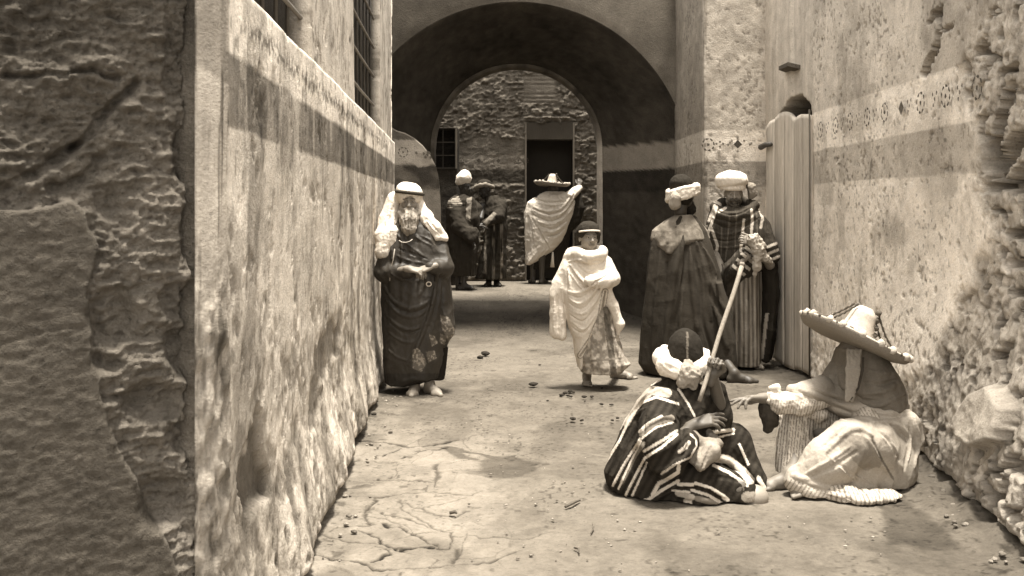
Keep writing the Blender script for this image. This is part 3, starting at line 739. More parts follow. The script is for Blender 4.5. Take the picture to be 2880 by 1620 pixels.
def rosette(u, z, r=.065, n=8, seed=0):
    m = [blob(u, z, r * .24, r * .24, 0, 9, seed)]
    for i in range(n):
        a = 2 * math.pi * i / n + .2; m.append(blob(u + r * math.cos(a), z + r * math.sin(a), r * .30, r * .15, a + math.pi / 2, 9, seed + i))
    return m
def diamond(u, z, r=.05): return [[(u - r, z), (u, z - r), (u + r, z), (u, z + r)]]
pp = lambda u, z: (u, 10.4 - .0165, z)
def pxu(px): return (px - CX) / F * 10.4
zc = 2.135
frieze('painted_rosette', rosette(pxu(1991), zc, .058), pp, pil, .10)
frieze('painted_diamond', diamond(pxu(2074), zc + .005, .043), pp, pil, .07)
frieze('painted_motif', [blob(pxu(x), zc + dz, .012, .012, 0, 8, x) for x, dz in ((2014,.01),(2024,.03),(2024,-.02),(2033,.01),(2047,.0),(2052,.02),(2108,.0),(2112,.012),(2135,-.01),(2074,.068),(2074,-.068),(2092,.04),(2057,.038))], pp, pil, .2)
frieze('painted_stem', [[(pxu(1995), zc - .003), (pxu(2150), zc - .005), (pxu(2150), zc), (pxu(1995), zc + .002)]], lambda u, z: (u, 10.4 - .0145, z), pil, .5)
def rx(Y): return float(np.interp(Y, [4.2, 5.2, 8.78], [2.50, 2.525, 2.59]))
pr = lambda Y, z: (rx(Y) - .024, Y, z)
def pxY(px):   # row on right wall for a photo column
    for Y in np.linspace(3.5, 9, 1200):
        if rx(Y) / Y * F + CX < px: return float(Y)
    return 9.0
for i, (px_, kind) in enumerate([(2316,'r'),(2335,'d'),(2358,'r'),(2378,'d'),(2400,'r'),(2422,'d'),(2448,'r'),(2470,'d'),(2498,'r'),(2545,'D'),(2568,'d'),(2600,'r'),(2640,'d'),(2671,'r'),(2712,'d'),(2760,'r')]):
    Y = pxY(px_); 
    if kind == 'r': frieze('painted_rosette', rosette(Y, 2.145, .060, 8, i), pr, rw, .09)
    elif kind == 'D': frieze('painted_diamond', diamond(Y, 2.145, .048), pr, rw, .14)
    else: frieze('painted_motif', [blob(Y + a, 2.145 + b, .010, .013, 0, 8, i + a * 50) for a, b in ((0, 0), (.03, .03), (-.03, .035), (.02, -.035))], pr, rw, .14)

# ================================================================== ARCHES
def arch_points(R0, cz, cx, n=120, z0=-.1, nj=110):
    zs_ = np.linspace(z0, cz, nj + 1)[:-1]
    p = [(cx + R0, z) for z in zs_] + [(cx + R0 * math.cos(t), cz + R0 * math.sin(t)) for t in np.linspace(0, math.pi, n)] + [(cx - R0, z) for z in zs_[::-1]]
    return np.array(p)
RA, CZA, CXA, YA = 2.05, 1.88, .055, 12.1
RB, CZB, CXB, YB = 1.12, 2.265, .06, 13.5
A0 = arch_points(RA, CZA, CXA); B0 = arch_points(RB, CZB, CXB)
# outer outline of wall face A: push every point to a big rectangle
def to_rect(p, cx, cz, W, T):
    d = p - np.array((cx, cz)); o = []
    for (dx, dz), q in zip(d, p):
        if q[1] < cz: o.append((cx + math.copysign(W, dx), q[1])); continue
        k = min(W / max(abs(dx), 1e-6), (T - cz) / max(dz, 1e-6)); o.append((cx + dx * k, cz + dz * k))
    return np.array(o)
A1 = to_rect(A0, CXA, CZA, 3.2, 4.8)
ts = np.linspace(0, 1, 46)
base = np.zeros((len(A0), len(ts), 3)); q = A0[:, None] * (1 - ts)[None, :, None] + A1[:, None] * ts[None, :, None]
base[..., 0] = q[..., 0]; base[..., 1] = YA; base[..., 2] = q[..., 1]
nn = np.zeros_like(base); nn[..., 1] = -1
archw = empty('archway', (0, YA, 0))
def a_col(c):
    X, Z = c.X, c.Z
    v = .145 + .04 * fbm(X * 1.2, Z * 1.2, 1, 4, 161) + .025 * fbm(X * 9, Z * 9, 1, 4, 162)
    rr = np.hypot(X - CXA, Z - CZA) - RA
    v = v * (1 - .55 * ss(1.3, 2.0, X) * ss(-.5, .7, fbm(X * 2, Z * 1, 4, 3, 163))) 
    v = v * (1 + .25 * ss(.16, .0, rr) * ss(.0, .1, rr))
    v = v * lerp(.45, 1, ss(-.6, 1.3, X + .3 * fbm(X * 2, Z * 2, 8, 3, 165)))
    return np.clip(v, .03, .6)
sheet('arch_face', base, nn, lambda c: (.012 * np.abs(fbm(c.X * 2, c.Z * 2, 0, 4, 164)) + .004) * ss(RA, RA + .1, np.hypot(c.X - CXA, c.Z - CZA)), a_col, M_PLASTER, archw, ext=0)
ts = np.linspace(0, 1, 30)
base = np.zeros((len(A0), len(ts), 3)); tt = ts[None, :, None]; q = A0[:, None] * (1 - tt) + B0[:, None] * tt
base[..., 0] = q[..., 0]; base[..., 2] = q[..., 1]; base[..., 1] = YA + (YB - YA) * ts[None]
nn = np.zeros_like(base); cz_ = lerp(CZA, CZB, ts)[None]; nn[..., 0] = (CXA - base[..., 0]); nn[..., 2] = np.clip(cz_ - base[..., 2], None, 0)
nn /= np.linalg.norm(nn, axis=-1, keepdims=True) + 1e-9
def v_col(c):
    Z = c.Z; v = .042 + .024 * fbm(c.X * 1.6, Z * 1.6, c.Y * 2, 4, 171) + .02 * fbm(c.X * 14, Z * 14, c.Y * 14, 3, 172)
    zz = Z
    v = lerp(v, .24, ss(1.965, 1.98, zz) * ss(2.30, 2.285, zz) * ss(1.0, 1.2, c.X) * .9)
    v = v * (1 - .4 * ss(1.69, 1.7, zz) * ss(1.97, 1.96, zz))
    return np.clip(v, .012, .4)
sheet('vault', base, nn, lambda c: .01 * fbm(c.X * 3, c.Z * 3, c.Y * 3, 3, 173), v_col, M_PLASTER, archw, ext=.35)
# inner arch: a reveal of its own thickness and a face towards the far court
B2 = arch_points(RB + .05, CZB, CXB); B3 = arch_points(RB - .035, CZB, CXB)
ts = np.linspace(0, 1, 8)
base = np.zeros((len(B3), 8, 3)); base[..., 0] = B3[:, None, 0]; base[..., 2] = B3[:, None, 1]; base[..., 1] = YB - .02 + .34 * ts[None]
nn = np.zeros_like(base); nn[..., 0] = CXB - base[..., 0]; nn[..., 2] = np.clip(CZB - base[..., 2], None, 0); nn /= np.linalg.norm(nn, axis=-1, keepdims=True) + 1e-9
sheet('inner_arch_reveal', base, nn, lambda c: .006 * fbm(c.Y * 9, c.Z * 9, c.X * 3, 3, 175), lambda c: np.clip(.09 + .38 * ss(.4, .9, c.X) * ss(2.6, 2.2, c.Z) + .06 * fbm(c.X * 9, c.Z * 9, 0, 3, 174), .03, .8), M_PLASTER, archw, ext=.25)  # right jamb painted lighter as if lit from the court
B1 = to_rect(B0, CXB, CZB, 3.2, 4.35)
ts = np.linspace(0, 1, 12); base = np.zeros((len(B0), 12, 3)); q = B0[:, None] * (1 - ts)[None, :, None] + B1[:, None] * ts[None, :, None]
base[..., 0] = q[..., 0]; base[..., 1] = YB + .34; base[..., 2] = q[..., 1]; nn = np.zeros_like(base); nn[..., 1] = 1
sheet('court_face', base, nn, lambda c: 0 * c.X, lambda c: .3 + 0 * c.X, M_RUBBLE, archw, ext=0)
# flat roof over the vaulted passage
box('roof', (-3.15, YA + .05, 4.25), (3.25, YB + .3, 4.37), M_RUBBLE, archw, .25)
adopt(archw)
tag(archw, 'wide round arch and dark vaulted passage crossing the street in front of the far court', 'archway')

# wall piece left of the arch, its round top made after a lit patch
import bmesh
def lit_patch_piece():
    XL, XR, Yb = -1.75, P(1240, 0, 11.9)[0], 11.9
    prof = [(1118,368),(1140,374),(1165,388),(1190,410),(1210,436),(1226,468),(1234,500),(1238,540),(1240,583)]
    pz = [(P(a, b, Yb)[0], P(a, b, Yb)[2]) for a, b in prof]
    top = [(XL, 2.62)] + pz
    xs = np.concatenate([np.linspace(XL, -1.34, 8), np.linspace(-1.33, XR, 44)])
    tz = np.interp(xs, [p[0] for p in top], [p[1] for p in top])
    ts = np.linspace(0, 1, 130)
    base = np.zeros((len(xs), 130, 3)); base[..., 0] = xs[:, None]; base[..., 1] = Yb; base[..., 2] = -.1 + (tz[:, None] + .1) * ts[None]
    # last column: falls to the ground
    nn = np.zeros_like(base); nn[..., 1] = -1
    def col(c):
        X, Z = c.X, c.Z; fn_ = fbm(X * 14, Z * 14, 0, 4, 181)
        v = .17 + .04 * fn_
        lb = ss(1.985 + .03 * vn(X * 12, 0, 0, 3), 2.0 + .03 * vn(X * 12, 0, 0, 3), Z) * ss(2.29, 2.275, Z)
        v = lerp(v, .07, ss(2.275, 2.29, Z)); v = lerp(v, .25 + .02 * fn_, lb)
        db = ss(1.70, 1.71, Z) * ss(2.0, 1.98, Z); v = lerp(v, 0.035 + .06 * ss(-.2, .5, fbm(X * 6, Z * 6, 3, 3, 182)), db * (1 - lb))
        return np.clip(v, .03, .6)
    return sheet('lit_patch_wall', base, nn, lambda c: .005 * fbm(c.X * 6, c.Z * 6, 0, 3, 183), col, M_PLASTER, None, extdir=(-.05, .45, -.02))
bt = lit_patch_piece()
tag(bt, 'low lit-patch-shaped wall piece with a rosette band between the long wall and the arch', 'lit_patch_piece')
bp_ = lambda u, z: (u, 11.9 - .009, z)
bu = lambda px: (px - CX) / F * 11.9
frieze('painted_rosette', rosette(bu(1134), 2.14, .053), bp_, bt, .09)
frieze('painted_motif', [blob(bu(x), 2.14 + dz, .014, .018, .5, 8, x) for x, dz in ((1171,-.01),(1192,-.015),(1197,-.055),(1202,-.03),(1208,-.01),(1211,-.06),(1203,.0))], bp_, bt, .1)

# ================================================================== FAR COURT WALL
YF = 16.5
FX = lambda px: (px - CX) / F * YF
FZ = lambda py: CAMZ - (py - HY) / F * YF
fx = fine_axis(-4, [(-1.45, .25), (1.6, .017), (4, .25)]); fz = fine_axis(.1, [(3.95, .017), (4.6, .1)])
base = np.zeros((len(fx), len(fz), 3)); base[..., 0] = fx[:, None]; base[..., 1] = YF; base[..., 2] = fz[None]
nn = np.zeros_like(base); nn[..., 1] = -1
def f_disp(c):
    X, Z, px, py = c.X, c.Z, c.px, c.py
    f1, f2, cid = vor(X * 6.5 + .3 * vn(X * 5, Z * 5), Z * 9 + .3 * vn(X * 5, Z * 5, 4), 191)
    st = .045 * (cid - .4) * ss(0, .1, f2 - f1) - .02 * ss(.10, 0, f2 - f1) + .030 * (1 - 2.5 * np.abs(fbm(X * 7, Z * 15, 0, 4, 192))) + .012 * fbm(X * 26, Z * 34, 0, 3, 196)
    c.pl = inside(px, py, [(1290,405),(1350,380),(1480,395),(1480,478),(1285,478)]) * 1.0
    c.pl = np.maximum(c.pl, ss(8, 0, np.abs(py - 497) - 18) * ss(1482, 1478, px) * 1.0)
    c.pl = np.maximum(c.pl, ss(1478, 1483, px) * ss(1617, 1612, px) * ss(345, 352, py))
    d = lerp(st, .012 * fbm(X * 9, Z * 9, 0, 4, 193), c.pl * .8)
    br = inside(px, py, [(1475,210),(1560,205),(1570,290),(1470,290)]); row = np.abs(((py - 214) / 12.5) % 1 - .5)
    d = np.where(br, .010 - .012 * ss(.36, .46, row) + .012 * fbm(X * 9, Z * 12, 3, 4, 199), d)
    d = d + .05 * ss(4, 0, np.abs(py - 331)) * ss(1470, 1478, px) * ss(1612, 1600, px)
    c.door = (ss(1479, 1482, px) * ss(1612, 1609, px) * ss(392, 395, py)); d = d - .35 * c.door
    return d
def f_col(c):
    X, Z, px, py = c.X, c.Z, c.px, c.py; fn_ = fbm(X * 12, Z * 14, 0, 4, 194)
    v = .145 + .045 * fn_ + .03 * fbm(X * 2, Z * 2, 0, 3, 195)
    v = lerp(v, .12, c.pl * .7)
    lt = ss(434, 438, py) * ss(478, 474, py) * ss(1288, 1292, px) * ss(1480, 1476, px); v = lerp(v, .20 + .06 * fn_, lt)
    dk = ss(476, 480, py) * ss(517, 513, py) * ss(1482, 1478, px); v = lerp(v, .055, dk)
    v = v * (1 - .45 * ss(1478, 1483, px) * ss(1617, 1612, px) * ss(338, 345, py))
    v = lerp(v, .016, c.door)
    return np.clip(v, .03, .6)
fw = sheet('rubble_wall', base, nn, f_disp, f_col, M_RUBBLE, None, ext=.5)
tag(fw, 'rubble and brick wall closing the far court, seen through the inner arch, with a tall dark doorway', 'wall')
fpl = lambda u, z: (u, YF - .016, z)
for px_, k in ((1297,'r'),(1347,'d'),(1402,'d'),(1458,'r'),(1478,'r')):
    frieze('painted_rosette' if k == 'r' else 'painted_diamond', rosette(FX(px_), FZ(452), .045) if k == 'r' else diamond(FX(px_), FZ(452), .035), fpl, fw, .07)
# timber frame around the far doorway
for nm, a, b in (('door_jamb', (1476, 1481), (345, 790)), ('door_jamb', (1611, 1616), (345, 790))):
    box(nm, (FX(a[0]), YF - .03, FZ(b[1])), (FX(a[1]), YF + .05, FZ(b[0])), M_WOOD, fw, .13)
box('lintel', (FX(1481), YF - .02, FZ(392)), (FX(1611), YF + .05, FZ(345)), M_WOOD, fw, .05)
box('door_panel', (FX(1483), YF + .20, FZ(786)), (FX(1609), YF + .25, FZ(394)), M_WOOD, fw, .016)
# dark annex with a barred window, left of the far wall
YX = 15.6
ax_ = lambda px: (px - CX) / F * YX
az_ = lambda py: CAMZ - (py - HY) / F * YX
annex = empty('window_bay', (ax_(1230), YX, .3))
xs = np.linspace(ax_(1100), ax_(1286), 60); zs_ = np.linspace(.2, az_(358), 110)
base = np.zeros((60, 110, 3)); base[..., 0] = xs[:, None]; base[..., 1] = YX; base[..., 2] = zs_[None]; nn = np.zeros_like(base); nn[..., 1] = -1
sheet('bay_wall', base, nn, lambda c: .012 * fbm(c.X * 8, c.Z * 8, 0, 4, 201) - .12 * (inside(c.px, c.py, [(1120,364),(1279,364),(1279,472),(1120,472)])), lambda c: np.where(inside(c.px, c.py, [(1120,364),(1279,364),(1279,472),(1120,472)]), .012, .035 + .01 * fbm(c.X * 8, c.Z * 8, 2, 3, 202)), M_RUBBLE, annex, extdir=(0, .6, 0))
for py_ in (400, 437, 473): box('window_bar', (ax_(1150), YX - .02, az_(py_ + 1)), (ax_(1281), YX + .01, az_(py_ - 1)), M_WOOD, annex, .035)
for px_ in (1180, 1213, 1246): box('window_bar', (ax_(px_ - .8), YX - .018, az_(473)), (ax_(px_ + .8), YX + .008, az_(364)), M_WOOD, annex, .035)
box('window_frame', (ax_(1281), YX - .025, az_(474)), (ax_(1286), YX + .02, az_(362)), M_WOOD, annex, .12)
adopt(annex)
tag(annex, 'dark projecting bay with a barred window at the left of the far court', 'bay')
# side walls of the far court and the alley between wall end and arch (mostly out of sight)
def side(name, x0, y0, x1, y1, h, lab, flip, col=.3):
    L_ = math.dist((x0, y0), (x1, y1))
    o = plan_wall(name, [(x0, y0), (x1, y1)], np.linspace(0, L_, 60), np.linspace(-.1, h, 90), lambda c: .02 * fbm(c.U * 3, c.Z * 3, x0, 4, 211), lambda c: np.clip(col + .06 * fbm(c.U * 6, c.Z * 6, x0, 4, 212), .03, .7), M_RUBBLE, None, ext=.3, flip=flip)
    tag(o, lab, 'wall')
side('court_wall', 3.15, 13.84, 3.15, 16.45, 4.3, 'right side wall of the far court, hidden past the inner arch', False)
side('court_wall', -3.15, 13.84, -3.15, 16.45, 4.3, 'left side wall of the far court, hidden past the inner arch', True)
side('end_wall', -2.6, 11.1, -2.6, 12.05, 4.6, 'short dim wall closing the gap between the long left wall and the arch', True, .12)

# ================================================================== PLANK DOOR LEAF
def plank_door():
    root = empty('plank_door', (2.5, 9.3, 0))
    # leaf runs from its hinge side near (2.56, 8.78) to the free edge (2.47, 9.98)
    a, b = np.array(((2279 - CX) / F * 8.80, 8.80)), np.array(((2153 - CX) / F * 10.0, 10.0)); d = (b - a); L_ = np.linalg.norm(d); d /= L_
    n = np.array((-d[1], d[0])); n = n if n[0] < 0 else -n
    edges = [0, .17, .34, .56, .78, 1.0]
    tops = [[2.285, 2.31, 2.31], [2.32, 2.31, 2.285], [2.30, 2.36, 2.385], [2.385, 2.37, 2.34], [2.34, 2.33, 2.28]]
    for i in range(5):
        e0, e1 = edges[i] * L_ + .003, edges[i + 1] * L_ - .003; V = []; nz_ = 60; nu = 6
        off = .004 * (i % 2)
        for th in (0, .035):
            for j in range(nz_ + 1):
                for k in range(nu + 1):
                    u = e0 + (e1 - e0) * k / nu; t = k / nu
                    top = float(np.interp(t, [0, .5, 1], tops[i])); bot = .05 + .015 * math.sin(i * 2 + t)
                    z = bot + (top - bot) * j / nz_
                    rel = .003 * float(vn(u * 30, z * 1.2, i)) + off - .004 * (abs(t - .5) * 2) ** 6
                    p = a + d * u + n * (rel - th if th else rel)
                    V.append((p[0], p[1], z))
        Fc = []; m = (nz_ + 1) * (nu + 1)
        g = lambda s_, j, k: s_ * m + j * (nu + 1) + k
        for j in range(nz_):
            for k in range(nu):
                Fc.append([g(0, j, k), g(0, j + 1, k), g(0, j + 1, k + 1), g(0, j, k + 1)]); Fc.append([g(1, j, k), g(1, j, k + 1), g(1, j + 1, k + 1), g(1, j + 1, k)])
        for j in range(nz_):
            Fc.append([g(0, j, 0), g(1, j, 0), g(1, j + 1, 0), g(0, j + 1, 0)]); Fc.append([g(0, j, nu), g(0, j + 1, nu), g(1, j + 1, nu), g(1, j, nu)])
        for k in range(nu):
            Fc.append([g(0, 0, k), g(0, 0, k + 1), g(1, 0, k + 1), g(1, 0, k)]); Fc.append([g(0, nz_, k), g(1, nz_, k), g(1, nz_, k + 1), g(0, nz_, k + 1)])
        V = np.array(V); col = .46 + .16 * fbm(V[:, 1] * 26, V[:, 2] * .8, i * 3, 4, 221) - .04 * ss(.2, 0, V[:, 2]) - .05 * ss(.1, .5, fbm(V[:, 1] * 40, V[:, 2] * 1.5, i, 3, 222))
        mesh_obj('plank', V, Fc, M_WOOD, root, np.clip(col * [1, .9, 1.05, .95, 1.08][i], .05, .75))
    p = a + d * L_ * .80 + n * .03; e = a + d * (L_ + .05) + n * .03
    tube_mesh('hasp', [(p[0], p[1], 2.10), ((p[0] + e[0]) / 2, (p[1] + e[1]) / 2, 2.105), (e[0], e[1], 2.09)], [.022, .026, .03], M_IRON, root, .05)
    p = a + d * L_ * .97 + n * .03
    tube_mesh('bolt', [(p[0], p[1], .62), (p[0] - .05, p[1] - .03, .62)], .02, M_IRON, root, .05)
    p = a - d * .012 + n * .012
    tube_mesh('hinge_post', [(p[0], p[1], .0), (p[0], p[1], 2.34)], .008, M_WOOD, root, .08)
    adopt(root); tag(root, 'open weathered plank door with scalloped top, standing against the right wall', 'door')
plank_door()
# projecting slate and a line of nail heads above the leaf
z_, Y_ = CAMZ + (583 - 190) / F * 9.35, 9.35
V = [(2.60, 9.22, z_ - .03), (2.60, 9.62, z_ - .02), (2.50, 9.60, z_ + .01), (2.49, 9.24, z_)]; V += [(x, y, z + .035) for x, y, z in V]
o = mesh_obj('wall_slate', V, [[3, 2, 1, 0], [4, 5, 6, 7], [0, 1, 5, 4], [1, 2, 6, 5], [2, 3, 7, 6], [3, 0, 4, 7]], M_RUBBLE, None, .12, smooth=False)
tag(o, 'small dark slate sticking out of the wall above the plank door', 'slate')
# ================================================================== PEOPLE
class Fig:
    "one person: points are given as photo pixels plus a depth offset from the figure's own distance"
    def __init__(s, Y, label, h=.008, zg=0.0):
        s.Y = Y; s.s = Y / F; s.h = h; s.zg = zg
        s.root = empty('person', (0, Y, zg)); tag(s.root, label, 'person')
    def p(s, t):
        return P(t[0], t[1], s.Y + (t[2] if len(t) > 2 else 0))
    def rows(s, rr, dy=0.0):
        "(py, xl, xr, half depth m [, depth offset])"
        o = []
        for r in rr:
            Y = s.Y; z = CAMZ - (r[0] - HY) / F * Y; a = (r[1] - CX) / F * Y; b = (r[2] - CX) / F * Y
            o.append((z, (a + b) / 2, Y + dy + (r[4] if len(r) > 4 else 0), (b - a) / 2, r[3]))
        return o
    def done(s, x, y): s.root.location = (x, y, s.zg); adopt(s.root)

def head(S, c, fwd, up=(0, 0, 1), k=1.0, features=True):
    c = np.asarray(c, float); fwd = nrmz(fwd); up = nrmz(np.asarray(up, float) - fwd * np.dot(up, fwd)); rt = cross(fwd, up)
    q = lambda x, y, z: c + k * (rt * x + fwd * y + up * z)
    ax = np.array([rt, fwd, up]); E = lambda x, y, z, r, kk=.01, sub=False: S.ell(q(x, y, z), np.array(r) * k, kk * k, ax, sub)
    E(0, -.012, .03, (.076, .095, .086)); E(0, .020, -.040, (.059, .068, .078), .03); E(0, .062, -.095, (.024, .022, .020), .025)
    for sx in (-1, 1):
        E(sx * .040, .058, -.028, (.024, .022, .022), .02); E(sx * .078, -.012, -.008, (.010, .020, .031), .008)
        E(sx * .052, .02, -.072, (.016, .03, .022), .03)
        E(sx * .031, .098, .006, (.020, .016, .013), .012, True)
        E(sx * .031, .077, .004, (.0145, .013, .012), .003)
        S.seg(q(sx * .012, .090, .026), q(sx * .048, .076, .026), .008 * k, .006 * k, .012 * k)
        E(sx * .013, .098, -.028, (.010, .010, .008), .006)
    S.tube([q(0, .088, .016), q(0, .103, -.012), q(0, .112, -.026)], [.0085 * k, .0095 * k, .013 * k], .010 * k)
    S.seg(q(-.022, .086, -.056), q(.022, .086, -.056), .0075 * k, .0075 * k, .008 * k)
    S.seg(q(-.018, .085, -.068), q(.018, .085, -.068), .008 * k, .008 * k, .008 * k)
    S.seg(q(-.026, .098, -.062), q(.026, .098, -.062), .0035 * k, .0035 * k, .004 * k, True)
    S.tube([q(0, -.02, -.05), q(0, -.03, -.15)], [.055 * k, .058 * k], .02 * k)
    return q
def skin_col(v, heads):
    def f(px, py, pos, N):
        c = np.full(len(pos), v) * (1 + .12 * fbm(pos[:, 0] * 14, pos[:, 1] * 14, pos[:, 2] * 14, 3, 7))
        for q, k in heads:
            for sx in (-1, 1):
                e = q(sx * .031, .089, .004); d = np.linalg.norm(pos - e, axis=1)
                c = np.where(d < .012 * k, v * 1.25, c); c = np.where(d < .006 * k, .02, c)
                b = [q(sx * .012, .094, .030), q(sx * .050, .078, .030)]
                t = np.clip(((pos - b[0]) @ (b[1] - b[0])) / ((b[1] - b[0]) @ (b[1] - b[0])), 0, 1); d = np.linalg.norm(pos - b[0] - t[:, None] * (b[1] - b[0]), axis=1)
                c = np.where(d < .006 * k, v * .5, c)
            a, b = q(-.022, .09, -.062), q(.022, .09, -.062); t = np.clip(((pos - a) @ (b - a)) / ((b - a) @ (b - a)), 0, 1)
            d = np.linalg.norm(pos - a - t[:, None] * (b - a), axis=1); c = np.where(d < .010 * k, v * .65, c)
        return c
    return f
def hand(S, wr, d, palm, k=1.0, curl=(.35, .4, .45, .5), thumb=1, spread=.10, tcurl=.3):
    "wr wrist point, d finger direction, palm = direction the palm faces, thumb side +1/-1 along cross(d, palm)"
    wr = np.asarray(wr, float); d = nrmz(d); palm = nrmz(np.asarray(palm, float) - d * np.dot(palm, d)); sd = cross(d, palm) * thumb
    S.tube([wr - d * .03 * k, wr + d * .02 * k], [.026 * k, .026 * k], .012 * k)
    kn = []
    for i, (off, ln) in enumerate(((.030, .92), (.010, 1.0), (-.010, .95), (-.029, .78))):
        b = wr + d * (.088 - .004 * abs(i - 1)) * k + sd * off * k; kn.append(b)
        S.tube([wr + d * .015 * k + sd * off * .6 * k, b], [.017 * k, .0135 * k], .010 * k)
        dd = nrmz(d + sd * spread * (1.5 - i) * .5); p = b; a = 0.0
        for j, L_ in enumerate((.042, .027, .022)):
            a += curl[i] * (1.0, 1.1, .7)[j]
            v = dd * math.cos(a) + palm * math.sin(a)
            n_ = p + v * L_ * ln * k; S.seg(p, n_, (.0098 - .0009 * j) * k, (.0090 - .0009 * j) * k, .003 * k); p = n_
    tb = wr + d * .025 * k + sd * .024 * k + palm * .006 * k
    v = nrmz(d * .75 + sd * .65 + palm * .25); m = tb + v * .045 * k
    v2 = nrmz(d * .95 + sd * (.35 - tcurl * .5) + palm * tcurl); e = m + v2 * .032 * k; v3 = nrmz(v2 + palm * tcurl * .6); e2 = e + v3 * .024 * k
    S.tube([tb, m, e, e2], [.016 * k, .0125 * k, .0105 * k, .009 * k], .006 * k)
def foot(S, an, d, k=1.0, bare=True):
    an = np.asarray(an, float); d = nrmz((d[0], d[1], 0)); u = np.array((0, 0, 1.0)); sd = cross(d, u)
    z0 = an[2] - .085 * k
    g = lambda f, s_, z: np.array((an[0], an[1], 0)) + d * f * k + sd * s_ * k + u * (z0 + z * k)
    S.tube([an, g(-.02, 0, .04)], [.038 * k, .036 * k], .02 * k); S.seg(g(-.03, 0, .032), g(.06, 0, .035), .032 * k, .034 * k, .02 * k)
    S.seg(g(.0, 0, .065), g(.12, 0, .03), .036 * k, .026 * k, .02 * k)
    S.seg(g(.11, -.022, .022), g(.12, .026, .022), .022 * k, .022 * k, .02 * k)
    if bare:
        for i, s_ in enumerate((-.034, -.013, .006, .023, .038)): S.seg(g(.125 - .006 * i, s_, .016), g(.178 - .012 * i, s_ * 1.05, .011), .0125 * k - .0012 * i * k, .010 * k - .001 * i * k, .004 * k)
    else: S.seg(g(.11, 0, .024), g(.175, 0, .020), .036 * k, .020 * k, .02 * k)
def under(S, sh, hip, kn, an, waist=None, k=1.0):
    "hidden trunk and legs so that each body is one continuous figure"
    shm = (sh[0] + sh[1]) / 2; hm = (hip[0] + hip[1]) / 2
    S.seg(sh[0], sh[1], .055 * k, .055 * k, .04 * k); S.tube([shm, (shm + hm) / 2, hm], [.10 * k, .095 * k, .11 * k], .04 * k)
    S.seg(hip[0], hip[1], .09 * k, .09 * k, .03 * k)
    for i in (0, 1): S.tube([hip[i], kn[i], an[i]], [.075 * k, .052 * k, .036 * k], .02 * k)
def arm(S, sh, el, wr, k=1.0): S.tube([sh, el, wr], [.052 * k, .040 * k, .027 * k], .02 * k)
V3 = lambda *a: np.array(a, float)
def gz(y): return float(gh(0, y))
def wob(pos, a=.004, f=9, seed=3):
    x, y, z = pos[:, 0] * f, pos[:, 1] * f, pos[:, 2] * f
    w = .5 * fbm(x * .5, y * .5, z * .5, 2, seed + 9)
    r1 = 1 - 3 * np.abs(fbm(x * 1.1 + w, y * 1.1, z * .42 + w, 2, seed + 3)); r2 = 1 - 3 * np.abs(fbm(x * .7 + z * .5 + w, y * .8, z * .9 - x * .4 + w, 2, seed + 5))
    r3 = 1 - 3 * np.abs(fbm(x * 2.3 + w + z, y * 2.3, z * 1.2 - x * .8, 2, seed + 8))
    return a * (.7 * fbm(x, y, z * .6, 3, seed) + .85 * r1 + .75 * r2 + .40 * r3 - .6)
def cloth(amp=.004, f=9, seed=3): return lambda pos, N: wob(pos, amp, f, seed)
def turban(S, c, rx, ry, rz, turns=4, thick=.022, tilt=(0, 0), k=.008):
    "wound band: dome with helical rolls"
    c = np.asarray(c, float)
    S.ell(c, (rx * .9, ry * .9, rz * .95), .01)
    for i in range(turns):
        t = i / max(1, turns - 1); z = -rz * .55 + 1.15 * rz * t; w = math.sqrt(max(.08, 1 - (z / (rz * 1.05)) ** 2))
        pts = []
        for a in np.linspace(0, 2 * math.pi, 22):
            zz = z + math.sin(a + i * 2.1) * rz * .22 + math.cos(a) * tilt[0]
            pts.append(c + V3(math.cos(a) * rx * w * .93, math.sin(a) * ry * w * .93, zz))
        S.tube(pts, thick, k)

# ------------------------------------------------------------------ 1 bearded man by the left wall
f = Fig(8.3, 'bearded old man in pale headcloth and dark robe, leaning against the left wall', .008)
S = Sdf(.0065); hc = f.p((1152, 566, -.02)); q = head(S, hc, (.05, -1, -.12), (0, 0, 1), 1.0)
shL, shR = f.p((1095, 662, .02)), f.p((1218, 662, .02)); hip = [f.p((1120, 850, .03)), f.p((1185, 850, .03))]
kn = [f.p((1135, 970, 0)), f.p((1200, 970, 0))]; an = [V3(*f.p((1168, 1075))[:2], .085) + V3(0, -.05, 0), V3(*f.p((1210, 1075))[:2], .085) + V3(0, -.05, 0)]
under(S, [shL, shR], hip, kn, an)
wl, wr_ = f.p((1152, 757, -.27)), f.p((1215, 750, -.26))
arm(S, shL, f.p((1085, 765, -.06)), wl); arm(S, shR, f.p((1246, 755, -.08)), wr_)
hand(S, wl, (1, -.25, -.15), (0, .5, -1), .95, (.5, .55, .6, .6), 1); hand(S, wr_, (-1, -.2, -.30), (0, .6, -1), .95, (.45, .5, .55, .6), -1)
S.build('body', M_SKIN, f.root, skin_col(.30, [(q, 1.0)]))
for j in (0, 1):
    a = an[j]; T = Sdf(.006); foot(T, a, ((-.05, -1), (.55, -.9))[j], 1.08, False); T.build('slipper', M_SKIN, f.root, .34)
S = Sdf(.0068)
S.loft(f.rows([(598, 1128, 1175, .09), (632, 1105, 1200, .12), (655, 1082, 1232, .14), (690, 1070, 1252, .165), (760, 1072, 1262, .185), (850, 1072, 1268, .20), (930, 1076, 1264, .20), (990, 1078, 1256, .20), (1060, 1080, 1246, .19), (1078, 1084, 1180, .16)]), .02, .016, 8, 4, 1.2, .05)
S.loft(f.rows([(770, 1210, 1262, .10, -.02), (850, 1220, 1274, .11, -.03), (910, 1236, 1281, .11, -.04), (940, 1238, 1279, .09, -.05), (962, 1246, 1262, .05, -.05)]), .03)
